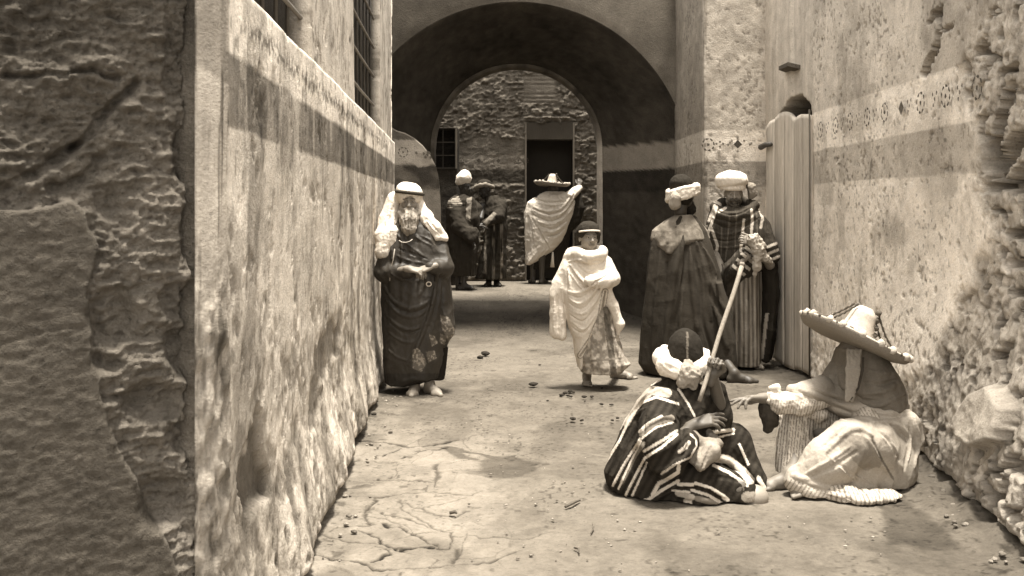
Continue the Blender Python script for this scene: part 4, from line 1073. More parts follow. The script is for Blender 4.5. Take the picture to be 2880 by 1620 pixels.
S.tube([f.p((1100, 668, 0)), f.p((1082, 765, -.07)), f.p((1150, 764, -.23))], [.085, .075, .048], .03)
S.tube([f.p((1224, 668, 0)), f.p((1248, 752, -.09)), f.p((1222, 752, -.22))], [.08, .075, .05], .03)
S.seg(f.p((1212, 752, -.25)), f.p((1226, 754, -.20)), .047, .05, .01)
RG = [([(1078,800),(1110,852),(1160,872),(1215,846),(1240,790)], .016), ([(1085,842),(1120,884),(1165,896),(1205,872),(1225,838)], .014), ([(1090,890),(1130,925),(1170,930),(1205,900)], .015),
      ([(1095,935),(1135,965),(1175,960)], .013), ([(1230,770),(1215,860),(1185,950),(1150,1025)], .020), ([(1240,790),(1232,860),(1215,930)], .014), ([(1095,985),(1120,1010),(1155,1015)], .012),
      ([(1110,655),(1150,690),(1190,720)], .014), ([(1120,720),(1150,735),(1190,740)], .012), ([(1100,690),(1105,740)], .012), ([(1135,635),(1165,665),(1210,690)], .015), ([(1100,770),(1140,790),(1175,790)], .013), ([(1200,760),(1195,800),(1180,830)], .012), ([(1170,660),(1200,665),(1225,690)], .01)]
for pts, r in RG: S.ridge(pts, r, .15, .014); 
for pts in ([(1225,775),(1205,865),(1172,955),(1135,1040)], [(1082,822),(1112,868),(1160,884),(1212,860)], [(1098,910),(1140,945),(1185,925)], [(1246,800),(1240,900)], [(1125,700),(1160,715),(1200,728)]): S.ridge(pts, -.011, .6, .010)
def c1(px, py, pos, N):
    c = np.full(len(pos), .070) + .02 * fbm(pos[:, 0] * 7, pos[:, 1] * 7, pos[:, 2] * 4, 3, 5)
    dec = inside(px, py, [(1160,985),(1175,978),(1192,1000),(1200,1022),(1185,1046),(1160,1036)]) | inside(px, py, [(1207,940),(1222,945),(1232,965),(1214,975)]) | inside(px, py, [(1237,885),(1262,892),(1279,925),(1276,955),(1262,962),(1244,925)]) | inside(px, py, [(1198,990),(1222,985),(1228,1008),(1205,1020)]) | inside(px, py, [(1238,938),(1258,945),(1250,972),(1236,962)])
    n = fbm(pos[:, 0] * 60, pos[:, 1] * 10, pos[:, 2] * 60, 3, 9)
    c = np.where(dec & (pos[:, 1] < 8.35), .17 + .25 * ss(0, .3, n), c)
    return np.where(py > 1050, .045, c)
S.clipz(.03); S.build('robe', M_SILK, f.root, c1, cloth(.005, 8))
S = Sdf(.007); S.loft(f.rows([(975, 1215, 1262, .05, -.03), (1030, 1212, 1256, .06, -.03), (1066, 1215, 1250, .06, -.03)]), .02, .008, 6, 2); S.build('robe_tail', M_CLOTH, f.root, .035)
# headcloth
S = Sdf(.0065)
S.ell(hc + V3(-.005, .015, .055), (.108, .118, .100), .02)
S.ell(f.p((1136, 530, 0)), (.055, .07, .045), .03)
S.tube([f.p((1108, 560, .04)), f.p((1094, 620, .02)), f.p((1088, 665, -.04)), f.p((1079, 706, -.08))], [.06, .080, .088, .070], .03)
S.tube([f.p((1070, 660, -.04)), f.p((1066, 735, -.06))], [.04, .016], .03); S.tube([f.p((1108, 650, -.10)), f.p((1106, 700, -.11))], [.040, .028], .03)
S.tube([f.p((1178, 575, .03)), f.p((1198, 612, -.03)), f.p((1224, 644, -.06)), f.p((1244, 664, -.03))], [.045, .055, .050, .040], .03)
S.tube([f.p((1185, 610, -.06)), f.p((1230, 668, -.09)), f.p((1254, 672, -.05))], [.025, .022, .02], .02)
S.ell(f.p((1151, 585, -.15)), (.058, .11, .105), .012, None, True)
S.seg(f.p((1150, 610, -.2)), f.p((1165, 690, -.25)), .06, .075, .02, True)
for pts in ([(1100,575),(1085,640),(1080,710)], [(1112,585),(1102,650),(1098,705)], [(1118,600),(1112,660),(1110,690)], [(1190,600),(1215,640),(1240,665)], [(1178,590),(1195,630),(1220,662)], [(1112,528),(1135,540),(1165,530)]): S.ridge(pts, .011, .3, .012)
for pts in ([(1093,580),(1076,650),(1070,715)], [(1106,580),(1095,640),(1090,700)], [(1200,615),(1235,655)]): S.ridge(pts, -.008, .4, .008)
S.build('headcloth', M_CLOTH, f.root, .80, cloth(.003, 16))
S = Sdf(.005)
ring = [hc + V3(math.cos(a) * .108, .012 + math.sin(a) * .118, .068 - .012 * math.cos(a)) for a in np.linspace(0, 2 * math.pi, 26)]
S.tube(ring, .013, .006); S.build('head_cord', M_CLOTH, f.root, .09)
S = Sdf(.0055)
S.tube([q(0, .085, -.075), q(0, .115, -.13), q(.0, .13, -.20), q(.0, .125, -.25)], [.045, .060, .058, .030], .02)
for sx in (-1, 1):
    S.tube([q(sx * .06, .04, -.03), q(sx * .062, .06, -.09), q(sx * .04, .10, -.16)], [.018, .03, .035], .02)
    S.tube([q(0, .105, -.045), q(sx * .03, .103, -.055), q(sx * .05, .09, -.085)], [.010, .013, .008], .008)
    S.tube([q(sx * .02, .12, -.2), q(sx * .025, .12, -.27)], [.03, .012], .01)
for sx in (-.03, -.01, .012, .034): S.ridge([(1152 + sx * 500, 598), (1151 + sx * 420, 646)], -.006, .5, .006)
S.tube([q(0, .125, -.24), q(.005, .12, -.31)], [.03, .010], .01)
S.build('beard', M_HAIR, f.root, lambda px, py, pos, N: np.clip(.46 + .30 * fbm(pos[:, 0] * 55, pos[:, 1] * 8, pos[:, 2] * 7, 3, 3), .1, .6), cloth(.004, 30))
tube_mesh('necklace', [f.p((x, y, -.24)) for x, y in ((1122,676),(1130,681),(1142,682),(1152,679),(1160,673))], .0035, M_IRON, f.root, .5, 6)
rg = [f.p((1206 + 7 * math.cos(a), 799 + 6 * math.sin(a), -.215)) for a in np.linspace(0, 2 * math.pi, 16)]
tube_mesh('ring', rg, .0045, M_IRON, f.root, .6, 6)
tube_mesh('prayer_beads', [f.p((x, y, -.17)) for x, y in ((1110,700),(1106,730),(1098,760),(1096,790))], .0045, M_IRON, f.root, .3, 6)
f.done(-.78, 8.3)

# ------------------------------------------------------------------ 5 boy
f = Fig(8.5, 'barefoot child in dark cap and thick white wrap, standing in the middle of the street', .007)
S = Sdf(.006); hc = f.p((1655, 668, -.02)); q = head(S, hc, (.28, -1, -.02), (0, 0, 1), .93)
shL, shR = f.p((1612, 748)), f.p((1700, 748)); hip = [f.p((1640, 890)), f.p((1690, 890))]; kn = [f.p((1648, 980, -.02)), f.p((1720, 975))]
an = [V3(f.p((1655, 0))[0], 8.68, .085), V3(f.p((1750, 0))[0], 8.95, .085)]
under(S, [shL, shR], hip, kn, an, k=.8)
foot(S, an[0], (-.05, -1), .95); foot(S, an[1], (1, -.25), .98)
S.build('body', M_SKIN, f.root, skin_col(.30, [(q, .93)]))
S = Sdf(.0055)   # cap
S.ell(hc + V3(.0, .008, .062), (.093, .105, .075), .02); S.ell(hc + V3(-.01, .03, .035), (.092, .095, .07), .02); S.seg(hc + V3(-.07, .04, -.03), hc + V3(-.065, .03, .03), .03, .05, .02); S.seg(hc + V3(.075, .03, -.03), hc + V3(.07, .03, .03), .02, .035, .02)
S.ell(q(0, .10, -.03), (.085, .10, .085), .006, None, True)
S.build('cap', M_CLOTH, f.root, .055, cloth(.003, 18))
bp2 = [q(.097 * math.sin(a), .108 * math.cos(a) + .0, .050 + .016 * math.cos(a)) for a in np.linspace(-1.35, 1.35, 16)]
tube_mesh('cap_band', bp2, .0075, M_CLOTH, f.root, .6, 8)
S = Sdf(.0075)   # patterned skirt
S.loft(f.rows([(860, 1610, 1722, .12), (940, 1616, 1738, .14), (1000, 1622, 1758, .16), (1022, 1628, 1776, .17), (1046, 1636, 1752, .17)]), .02, .016, 9, 11, .5, .02)
for pts in ([(1690,880),(1705,950),(1725,1030)], [(1665,900),(1672,1040)], [(1712,900),(1745,1015)], [(1640,960),(1650,1040)]): S.ridge(pts, .013, .2, .015)
for pts in ([(1698,860),(1715,960),(1735,1035)], [(1655,960),(1662,1040)]): S.ridge(pts, -.010, .5, .012)
S.clipz(.10)
def c5(px, py, pos, N):
    n = fbm(pos[:, 0] * 40, pos[:, 1] * 12, pos[:, 2] * 34, 3, 12); c = .42 + .16 * ss(-.1, .25, n) - .10 * ss(.1, -.3, n)
    c = np.where(np.abs(px - 1713 - (py - 940) * .12) < 9, .20 + .12 * n, c)
    c = np.where(np.abs(py - 1012 + (px - 1700) * .1) < 3, .30, c); return c
S.build('skirt', M_CLOTH, f.root, c5, cloth(.004, 12))
S = Sdf(.0062)   # wrap
S.loft(f.rows([(706, 1625, 1690, .10), (722, 1596, 1702, .125), (745, 1586, 1720, .145), (790, 1580, 1728, .16), (820, 1578, 1716, .16), (870, 1590, 1704, .16), (920, 1600, 1690, .155), (950, 1612, 1672, .14), (990, 1616, 1652, .12), (1034, 1628, 1636, .09)]), .02, .008, 7, 3)
S.tube([f.p((1604, 745)), f.p((1576, 800, .0)), f.p((1566, 828, 0))], [.08, .065, .058], .03)
S.tube([f.p((1566, 820, 0)), f.p((1568, 880, .0)), f.p((1566, 934, .0))], [.055, .062, .060], .02)
S.tube([f.p((1578, 870, -.03)), f.p((1582, 946, -.03))], [.035, .035], .02)
S.tube([f.p((1700, 742, -.02)), f.p((1722, 783, -.06)), f.p((1700, 790, -.15)), f.p((1660, 790, -.19))], [.07, .062, .058, .05], .03)
S.tube([f.p((1708, 810, -.05)), f.p((1724, 860, -.06)), f.p((1742, 912, -.06)), f.p((1738, 940, -.06))], [.035, .040, .038, .014], .03)
S.tube([f.p((1600, 722, -.02)), f.p((1625, 712, -.10)), f.p((1655, 722, -.15)), f.p((1690, 716, -.10)), f.p((1694, 708, 0)), f.p((1650, 702, .1)), f.p((1605, 712, .06))], [.045] * 7, .02)
for pts, r in (([(1600,735),(1630,725),(1665,742),(1695,732)], .018), ([(1605,745),(1640,790),(1665,820)], .016), ([(1640,760),(1690,768),(1722,757)], .012), ([(1598,760),(1606,800),(1600,840)], .012),
               ([(1598,818),(1620,830),(1655,812),(1680,788)], .014), ([(1600,838),(1630,862),(1665,830),(1685,800)], .014), ([(1600,868),(1640,890),(1675,850),(1693,810)], .013), ([(1604,900),(1645,935),(1680,880),(1697,820)], .013),
               ([(1612,940),(1635,955),(1672,910),(1695,850)], .010), ([(1560,840),(1558,930)], .010), ([(1582,800),(1580,930)], .010), ([(1720,830),(1740,900)], .008), ([(1622,985),(1650,960),(1684,895)], .008), ([(1605,770),(1640,815)], .01)): S.ridge(pts, r, .15, .012)
for pts in ([(1594,770),(1594,860),(1596,930)], [(1600,828),(1625,845),(1660,822),(1682,794)], [(1600,852),(1634,877),(1670,840),(1688,806)], [(1603,885),(1640,912),(1676,865)], [(1608,920),(1638,945),(1676,895)], [(1645,808),(1680,792),(1712,772)], [(1625,748),(1650,772),(1672,795)], [(1568,830),(1570,935)]): S.ridge(pts, -.009, .5, .009)
def c5b(px, py, pos, N):
    c = np.full(len(pos), .82); d = pdist(px, py, [(1632,1000),(1660,960),(1690,890),(1702,820)]); c = np.where((d < 3) | (np.abs(d - 8) < 1.5), .42, c)
    return c
S.build('wrap', M_CLOTH, f.root, c5b, cloth(.0028, 11))
f.done(.64, 8.75)

# ------------------------------------------------------------------ 6 man in cloak, seen from behind
f = Fig(9.2, 'standing man seen from behind in a long plain dark cloak and white turban', .009)
S = Sdf(.0075); hc = f.p((1922, 548, .0)); q = head(S, hc, (.75, .55, -.05), (0, 0, 1), 1.0)
shL, shR = f.p((1858, 668)), f.p((1975, 660)); hip = [f.p((1880, 840)), f.p((1970, 840))]; kn = [f.p((1880, 950)), f.p((1990, 950))]
an = [V3(f.p((1885, 0))[0], 9.2, .085), V3(f.p((2035, 0))[0], 8.75, .085)]
under(S, [shL, shR], hip, kn, an); foot(S, an[0], (.2, 1), 1, False); foot(S, an[1], (1, -.15), 1.05, False)
arm(S, shL, f.p((1845, 780, .0)), f.p((1880, 850, .1))); hand(S, f.p((1880, 850, .1)), (.6, .6, -.4), (1, 0, 0), 1)
S.build('body', M_SKIN, f.root, skin_col(.09, [(q, 1.0)]))
S = Sdf(.0065); S.tube([q(0, .07, -.08), q(0, .10, -.13), q(0, .09, -.17)], [.05, .045, .02], .02); S.build('beard', M_HAIR, f.root, .05, cloth(.004, 30))
S = Sdf(.0065); S.ell(hc + V3(-.02, .01, .095), (.105, .11, .09), .02); S.ell(hc + V3(-.01, -.01, -.02), (.09, .10, .09), .03); S.build('cap', M_CLOTH, f.root, .045, cloth(.003, 16))
S = Sdf(.0065)
for i, (dz, tl) in enumerate(((.052, .030), (.028, .036), (.008, .040), (-.014, .034))):
    S.tube([hc + V3(math.cos(a) * .130 - .005, math.sin(a) * .130, dz + tl * math.cos(a) + .006 * math.sin(3 * a + i)) for a in np.linspace(0, 2 * math.pi, 26)], .024, .008)
S.build('turban', M_CLOTH, f.root, .80, cloth(.003, 18))
S = Sdf(.0065); S.tube([hc + V3(-.085, -.10, .02), hc + V3(-.09, -.125, -.03), hc + V3(-.095, -.115, -.085)], [.03, .045, .055], .02); S.build('turban_tail', M_CLOTH, f.root, .40, cloth(.003, 20))
S = Sdf(.009)
S.loft(f.rows([(606, 1898, 1950, .10), (622, 1868, 1968, .12), (650, 1838, 1992, .15), (690, 1828, 2006, .19), (760, 1818, 2026, .23), (850, 1812, 2042, .26), (950, 1803, 2052, .29), (1020, 1797, 2056, .30), (1046, 1812, 2054, .30)]), .02, .020, 5, 21, 1.25, .1)
S.loft(f.rows([(790, 1985, 2022, .12, -.12), (850, 2000, 2040, .14, -.14), (950, 1995, 2056, .17, -.18), (1040, 1985, 2060, .18, -.2), (1085, 1990, 2046, .14, -.2)]), .03, .012, 6, 5)
for pts, r in (([(1945,640),(1990,740),(2010,850),(2045,980)], .026), ([(1930,645),(1900,760),(1880,900),(1868,1030)], .026), ([(1940,650),(1945,780),(1960,920),(1985,1030)], .022), ([(1920,660),(1915,800),(1915,1000)], .018), ([(1860,700),(1845,850),(1835,1020)], .020), ([(1980,700),(2015,770),(2005,820),(2040,870)], .018), ([(1832,700),(1815,900),(1805,1010)], .014), ([(1960,680),(1985,780),(2000,900)], .015)): S.ridge(pts, r, .1, .03)
for pts in ([(1938,650),(1925,780),(1900,900),(1890,1030)], [(1935,650),(1970,800),(1975,900),(2010,1020)], [(1875,740),(1862,900),(1850,1030)], [(2015,775),(1995,825),(2040,900)], [(1955,650),(2000,760),(2020,860)]): S.ridge(pts, -.016, .45, .025)
S.clipz(.02)
S.build('cloak', M_CLOTH, f.root, lambda px, py, pos, N: np.clip(.066 + .02 * fbm(pos[:, 0] * 4, pos[:, 1] * 4, pos[:, 2] * 2, 3, 8) , .03, .2), cloth(.003, 6))
S = Sdf(.0085)
S.loft(f.rows([(604, 1900, 1946, .11), (622, 1866, 1970, .13), (648, 1834, 1990, .165), (672, 1830, 1998, .19), (690, 1838, 1940, .20), (712, 1856, 1895, .20)]), .012, .006, 9, 8)
for pts in ([(1880,625),(1850,680)], [(1905,625),(1900,700)], [(1925,625),(1935,665)], [(1945,625),(1975,655)], [(1890,640),(1870,700)]): S.ridge(pts, .010, .3, .012)
S.build('shoulder_cloth', M_CLOTH, f.root, lambda px, py, pos, N: np.clip(.24 + .14 * fbm(pos[:, 0] * 18, pos[:, 1] * 9, pos[:, 2] * 7, 4, 19) , .08, .45), cloth(.0028, 12))
f.done(1.55, 9.2)

# ------------------------------------------------------------------ 7 man in striped shawl
f = Fig(9.55, 'moustached man wrapped in a striped shawl, facing the camera beside the plank door', .009)
S = Sdf(.0065); hc = f.p((2063, 545, -.03)); q = head(S, hc, (-.12, -1, -.10), (0, 0, 1), 1.02)
shL, shR = f.p((2000, 640)), f.p((2140, 640)); hip = [f.p((2040, 830)), f.p((2110, 830))]; kn = [f.p((2050, 930)), f.p((2110, 930))]
an = [V3(f.p((2060, 0))[0], 9.55, .085), V3(f.p((2120, 0))[0], 9.6, .085)]
under(S, [shL, shR], hip, kn, an); foot(S, an[0], (-.3, -1), 1, False); foot(S, an[1], (.3, -1), 1, False)
w1 = f.p((2118, 683, -.30)); arm(S, shR, f.p((2165, 745, -.12)), w1); hand(S, w1, (-.85, -.3, .30), (-.3, 1, -.2), 1.0, (.75, .8, .8, .8), -1)
w2 = f.p((2085, 735, -.30)); arm(S, shL, f.p((2035, 780, -.15)), w2); hand(S, w2, (.5, -.2, .6), (0, 1, 0), .95, (.9, .9, .9, .9), 1)
S.build('body', M_SKIN, f.root, skin_col(.30, [(q, 1.02)]))
S = Sdf(.005)
for sx in (-1, 1): S.tube([q(0, .108, -.045), q(sx * .03, .104, -.05), q(sx * .055, .08, -.075)], [.011, .014, .009], .008); S.tube([q(sx * .05, .06, -.07), q(sx * .02, .09, -.10)], [.016, .02], .01)
S.ell(q(0, .085, -.105), (.03, .025, .025), .01); S.build('beard', M_HAIR, f.root, .12, cloth(.004, 40))
S = Sdf(.0065); turban(S, hc + V3(-.01, .01, .108), .130, .135, .080, 4, .020); S.ell(hc + V3(-.02, .0, .130), (.148, .14, .088), .03); S.build('turban', M_CLOTH, f.root, .84, cloth(.003, 14))
S = Sdf(.006); S.tube([hc + V3(.13, .02, .085), hc + V3(.165, .0, .06), hc + V3(.175, .0, .0), hc + V3(.16, 0, -.03)], [.025, .04, .04, .025], .02)
for dx in (-.02, 0, .02): S.seg(hc + V3(.16 + dx, -.03, .07), hc + V3(.165 + dx, -.035, -.02), .008, .006, .004)
S.build('tassel', M_CLOTH, f.root, .30, cloth(.004, 30))
S = Sdf(.0085)   # long pale robe
S.loft(f.rows([(720, 2035, 2140, .14), (800, 2032, 2142, .15), (900, 2034, 2140, .16), (1000, 2044, 2140, .17), (1026, 2052, 2138, .17)]), .02, .018, 10, 31, 1.0, .1)
for x in (2062, 2085, 2104, 2124): S.ridge([(x - 4, 790), (x, 900), (x + 2, 1020)], .013, .15, .014)
for x in (2074, 2096, 2114): S.ridge([(x - 4, 790), (x, 900), (x + 2, 1022)], -.011, .5, .010)
S.build('robe', M_CLOTH, f.root, lambda px, py, pos, N: np.clip(.30 + .14 * np.sin(pos[:, 0] * 150) + .14 * fbm(pos[:, 0] * 50, pos[:, 1] * 10, pos[:, 2] * 6, 3, 19), .06, .6), cloth(.003, 10))
S = Sdf(.0085)   # dark outer cloak hanging at the back and right side
S.loft(f.rows([(640, 2040, 2170, .12, .10), (740, 2030, 2188, .14, .12), (850, 2030, 2196, .15, .12), (950, 2040, 2190, .15, .12), (1016, 2050, 2176, .14, .12)]), .02, .016, 8, 33)
S.tube([f.p((2165, 740, -.05)), f.p((2170, 830, -.05)), f.p((2160, 930, -.05)), f.p((2152, 1010, -.05))], [.075, .070, .06, .04], .03)
S.ridge([(2178,740),(2180,850),(2168,960)], .014, .2, .014); S.ridge([(2166,760),(2166,860),(2152,980)], -.012, .5, .012)
def c7b(px, py, pos, N):
    c = np.full(len(pos), .05) + .02 * fbm(pos[:, 0] * 12, pos[:, 1] * 12, pos[:, 2] * 5, 3, 4); return np.where((np.abs(px - (2155 - (py - 900) * .12)) < 5) & (py > 880) & (py < 1010), .40, c)
S.clipz(.04); S.build('outer_cloak', M_CLOTH, f.root, c7b, cloth(.005, 9))
S = Sdf(.0062)   # shawl
S.loft(f.rows([(580, 2016, 2112, .115), (592, 1998, 2132, .15), (610, 1990, 2152, .175), (650, 1982, 2166, .19), (700, 1990, 2172, .20), (740, 2002, 2166, .20), (770, 2008, 2130, .19), (800, 2014, 2082, .17), (828, 2020, 2048, .14)]), .02, .008, 7, 41)
S.tube([f.p((2010, 582, -.02)), f.p((2025, 602, -.12)), f.p((2062, 610, -.18)), f.p((2100, 600, -.15)), f.p((2122, 578, -.04)), f.p((2090, 566, .10)), f.p((2030, 570, .08)), f.p((2010, 582, -.02))], .042, .02)
S.tube([f.p((2140, 640, 0)), f.p((2166, 700, -.10)), f.p((2178, 722, -.12))], [.09, .075, .055], .03)
S.tube([f.p((2020, 800, -.08)), f.p((2060, 755, -.22)), f.p((2092, 716, -.27))], [.055, .070, .062], .03)
for pts, r in (([(2005,612),(2040,632),(2090,628),(2130,600),(2145,590)], .020), ([(2000,650),(2040,665),(2085,650),(2110,630)], .014), ([(2000,690),(2050,700),(2090,690)], .012), ([(2020,750),(2060,735)], .012), ([(2030,790),(2060,765),(2090,735)], .012), ([(2025,735),(2045,770)], .01), ([(2150,620),(2165,680)], .014)): S.ridge(pts, r, .15, .014)
for pts in ([(2005,625),(2045,645),(2095,640),(2135,612)], [(2000,670),(2045,682),(2088,668)], [(2025,800),(2055,742)], [(2012,588),(2040,606),(2080,604),(2118,580)]): S.ridge(pts, -.010, .5, .010)
ST7 = [[(2016,582),(2004,620),(1992,655)], [(2010,578),(1993,622)], [(2092,618),(2088,660),(2083,705)], [(2114,590),(2116,620),(2113,655)], [(2136,590),(2145,612),(2140,640)], [(2022,595),(2040,585)], [(2000,560),(2026,575)], [(2001,642),(2018,690),(2016,704)]]
def c7(px, py, pos, N):
    v = .085 + .03 * np.sin(px * .9) * .3 + .02 * fbm(pos[:, 0] * 20, pos[:, 1] * 8, pos[:, 2] * 20, 3, 4)
    for i, L_ in enumerate(ST7):
        d = pdist(px, py, L_); v = np.where(d < 3.9, .62, v)
    for L_ in ([(2052,610),(2044,700),(2040,730)], [(2072,600),(2066,720)], [(2030,640),(2028,720)], [(2128,600),(2130,660)]): v = np.where(pdist(px, py, L_) < 1.8, .17, v)
    # banded cuff of the near sleeve and of the far one
    t = (px - 2040) * .62 - (py - 790) * .78; v = np.where(inside(px, py, [(2050,760),(2098,690),(2128,700),(2110,760),(2090,780)]), np.where(((t % 21) < 9), .60, .07), v)
    t2 = (px - 2160) * .4 + (py - 690); v = np.where((px > 2156) & (py > 680), np.where((t2 % 20) < 8, .60, .06), v)
    return v
S.build('shawl', M_CLOTH, f.root, c7, cloth(.005, 9))
S = Sdf(.0065)   # bundled pale cloth over the forearm
S.tube([f.p((2114, 672, -.36)), f.p((2132, 700, -.36)), f.p((2150, 728, -.32)), f.p((2170, 738, -.28))], [.045, .05, .035, .02], .02); S.tube([f.p((2130, 712, -.36)), f.p((2128, 750, -.35)), f.p((2124, 778, -.34))], [.035, .035, .012], .02); S.tube([f.p((2126,660,-.35)), f.p((2146,690,-.34))], [.02, .03], .02)
S.build('folded_cloth', M_CLOTH, f.root, .50, cloth(.010, 22))
f.done(2.06, 9.55)
def Zf(ox, oy, sc):
    def g(u, v, dy=0): return (ox + u / sc, oy + v / sc, dy)
    return g
def zl_(g, L_): return [g(*q)[:2] for q in L_]
# ------------------------------------------------------------------ 8 seated man in striped cloak
f = Fig(5.45, 'man sitting on the ground in a boldly striped cloak, gripping a long staff', .006)
g = Zf(1660, 900, 2.588); Q = lambda u, v, dy=0: f.p(g(u, v, dy))
S = Sdf(.0055); hc = Q(690, 330, .0); q = head(S, hc, (.62, .75, -.25), (.1, 0, 1), 1.0)
shN, shF = Q(500, 640, -.10), Q(860, 620, .12); hipN, hipF = V3(*Q(430, 1180)[:2], .15) + V3(0, -.06, 0), V3(*Q(560, 1180)[:2], .15) + V3(0, .12, 0)
S.seg(shN, shF, .06, .06, .04); S.tube([(shN + shF) / 2, Q(560, 900, .02), (hipN + hipF) / 2], [.11, .11, .13], .05); S.seg(hipN, hipF, .10, .10, .03)
S.tube([hc + V3(-.01, -.02, -.08), (shN + shF) / 2], [.06, .09], .03)
knN, knF = Q(1080, 1230, -.22), Q(1020, 960, .16)
S.tube([hipN, knN, V3(Q(800, 0)[0], 5.22, .07)], [.085, .062, .042], .02); S.tube([hipF, knF, V3(Q(1130, 0)[0], 5.55, .09)], [.085, .062, .042], .02)
w1 = Q(885, 385, -.14); arm(S, shF, Q(960, 700, .05), w1); hand(S, w1 + V3(0, 0, -.02), (.25, -.1, .9), (-.4, -.9, .1), 1.0, (1.1, 1.15, 1.2, 1.2), 1, .1, .9)
w2 = Q(760, 760, -.20); arm(S, shN, Q(520, 960, -.24), w2); hand(S, w2, (.85, -.1, .28), (.1, .5, -.8), 1.0, (.25, .35, .45, .6), 1, .25)
S.build('body', M_SKIN, f.root, skin_col(.16, [(q, 1.0)]))
S = Sdf(.0048)
S.loft([(z, x, y, a, b) for z, x, y, a, b in f.rows([(1058, 1870, 1942, .09), (1078, 1845, 1968, .13), (1100, 1818, 1992, .16), (1130, 1790, 2012, .19), (1180, 1762, 2020, .21), (1250, 1730, 2008, .235), (1325, 1700, 1996, .26), (1362, 1708, 1996, .26), (1402, 1738, 1990, .25), (1430, 1790, 1980, .22)])], .03, .012, 8, 61, 1.0, .1)
S.tube([Q(470, 1220, -.05), Q(800, 1180, -.20), Q(1080, 1235, -.20)], [.13, .115, .085], .05)
S.tube([Q(480, 1320, -.14), Q(760, 1310, -.26), Q(1120, 1310, -.22)], [.055, .06, .055], .04)
S.tube([Q(640, 1100, .10), Q(900, 960, .10), Q(1030, 900, .10), Q(1180, 1170, .04)], [.13, .11, .10, .08], .05)
S.tube([Q(1180, 1130, -.02), Q(1240, 1230, -.05)], [.05, .035], .03)
S.tube([Q(900, 520, .02), Q(940, 700, .04), Q(920, 820, .04)], [.062, .07, .05], .03)
S.tube([Q(520, 620, -.13), Q(500, 760, -.24), Q(505, 900, -.29), Q(560, 1020, -.30)], [.095, .098, .102, .095], .03)
S.tube([Q(560, 1010, -.30), Q(640, 930, -.30), Q(705, 880, -.28)], [.092, .075, .062], .02)
for pts, r in (([(380,800),(470,720),(560,690),(620,730)], .016), ([(400,1010),(500,960),(640,870),(700,830)], .016), ([(440,1080),(540,1100),(640,1030),(740,960),(770,900)], .018), ([(130,1120),(220,900),(310,720),(400,640)], .014), ([(180,1200),(280,1000),(350,880)], .014), ([(260,1280),(340,1110),(400,1010)], .014),
               ([(330,1320),(430,1330),(540,1250),(650,1160)], .022), ([(400,1370),(480,1290),(620,1220)], .016), ([(880,1000),(1000,1010),(1100,1100),(1170,1180)], .018), ([(640,1200),(800,1190),(980,1290)], .014), ([(620,1280),(760,1290),(960,1350)], .014), ([(1080,910),(1160,1060),(1220,1190)], .014), ([(860,830),(960,800),(1040,800)], .013), ([(420,470),(540,520),(640,600),(700,700)], .012), ([(300,680),(420,540),(520,500)], .012)): S.ridge(zl_(g, pts), r, .15, .014)
for pts in ([(400,700),(380,850),(400,1000),(430,1080)], [(160,1180),(250,960),(340,800)], [(230,1270),(320,1080),(380,960)], [(430,1110),(520,1130),(640,1060)], [(660,1000),(700,960),(720,900)], [(850,1150),(1000,1140),(1130,1190)], [(700,1230),(860,1240),(970,1320)], [(480,1280),(600,1190),(680,1170)], [(640,700),(680,790),(660,860)], [(1050,960),(1130,1090),(1200,1200)], [(620,560),(680,640),(700,740)], [(520,740),(560,820),(560,920)]): S.ridge(zl_(g, pts), -.011, .5, .011)
S.clipz(.012)
W8 = [([(95,1065),(215,875),(300,690),(380,600),(480,560),(640,610)], 8), ([(215,790),(300,610),(400,490),(510,432)], 9), ([(300,560),(400,440),(470,390)], 5), ([(165,1205),(240,1060),(350,890),(362,865)], 8), ([(205,1230),(290,1040),(370,880)], 6), ([(250,1290),(330,1130),(400,1000)], 8), ([(300,1290),(360,1160),(410,1040)], 7),
      ([(360,812),(430,748),(520,702)], 10), ([(375,862),(480,780),(600,745)], 6), ([(392,955),(520,880),(630,806)], 9), ([(402,1002),(520,925),(632,830)], 9), ([(520,1118),(640,1040),(730,1000),(775,920),(770,870),(730,830)], 6),
      ([(650,960),(690,930),(720,890)], 12), ([(640,1195),(745,1200)], 11), ([(765,1188),(880,1222),(985,1290)], 10), ([(740,1238),(860,1275),(975,1345)], 9), ([(600,1240),(720,1252)], 7), ([(900,1058),(1010,1110),(1145,1205)], 10),
      ([(455,1270),(500,1190),(560,1160),(640,1110),(645,1060)], 12), ([(330,1325),(420,1310),(520,1240),(640,1170)], 10), ([(860,822),(1040,800)], 12), ([(905,862),(1045,826)], 6), ([(1085,905),(1150,1050)], 8), ([(1225,1150),(1290,1260)], 14), ([(550,1340),(600,1335)], 12), ([(700,1330),(730,1335)], 12), ([(970,1290),(1000,1310)], 12), ([(640,500),(720,620),(760,700)], 7), ([(400,1330),(420,1370)],8)]
M8 = [([(260,740),(330,610),(440,510),(560,530)], 34, .44), ([(380,830),(480,740),(590,715)], 26, .27), ([(230,1180),(330,980),(390,900)], 16, .22), ([(880,1000),(1000,1015),(1110,1100),(1165,1165)], 32, .62), ([(640,1260),(740,1290),(700,1320)], 22, .45), ([(780,1300),(940,1340)], 22, .28), ([(1140,1290),(1240,1290),(1250,1330)], 40, .42), ([(290,620),(370,500)],9,.3)]
def c8(px, py, pos, N):
    u, v = (px - 1660) * 2.588, (py - 900) * 2.588
    c = .050 + .012 * fbm(pos[:, 0] * 10, pos[:, 1] * 10, pos[:, 2] * 8, 3, 4) + .012 * np.sin(u * .10 + v * .06)
    for L_, w, val in M8: c = np.where(pdist(u, v, L_) < w, val, c)
    for L_, w in W8: c = np.where(pdist(u, v, L_) < w * 1.15, .70, c)
    return c
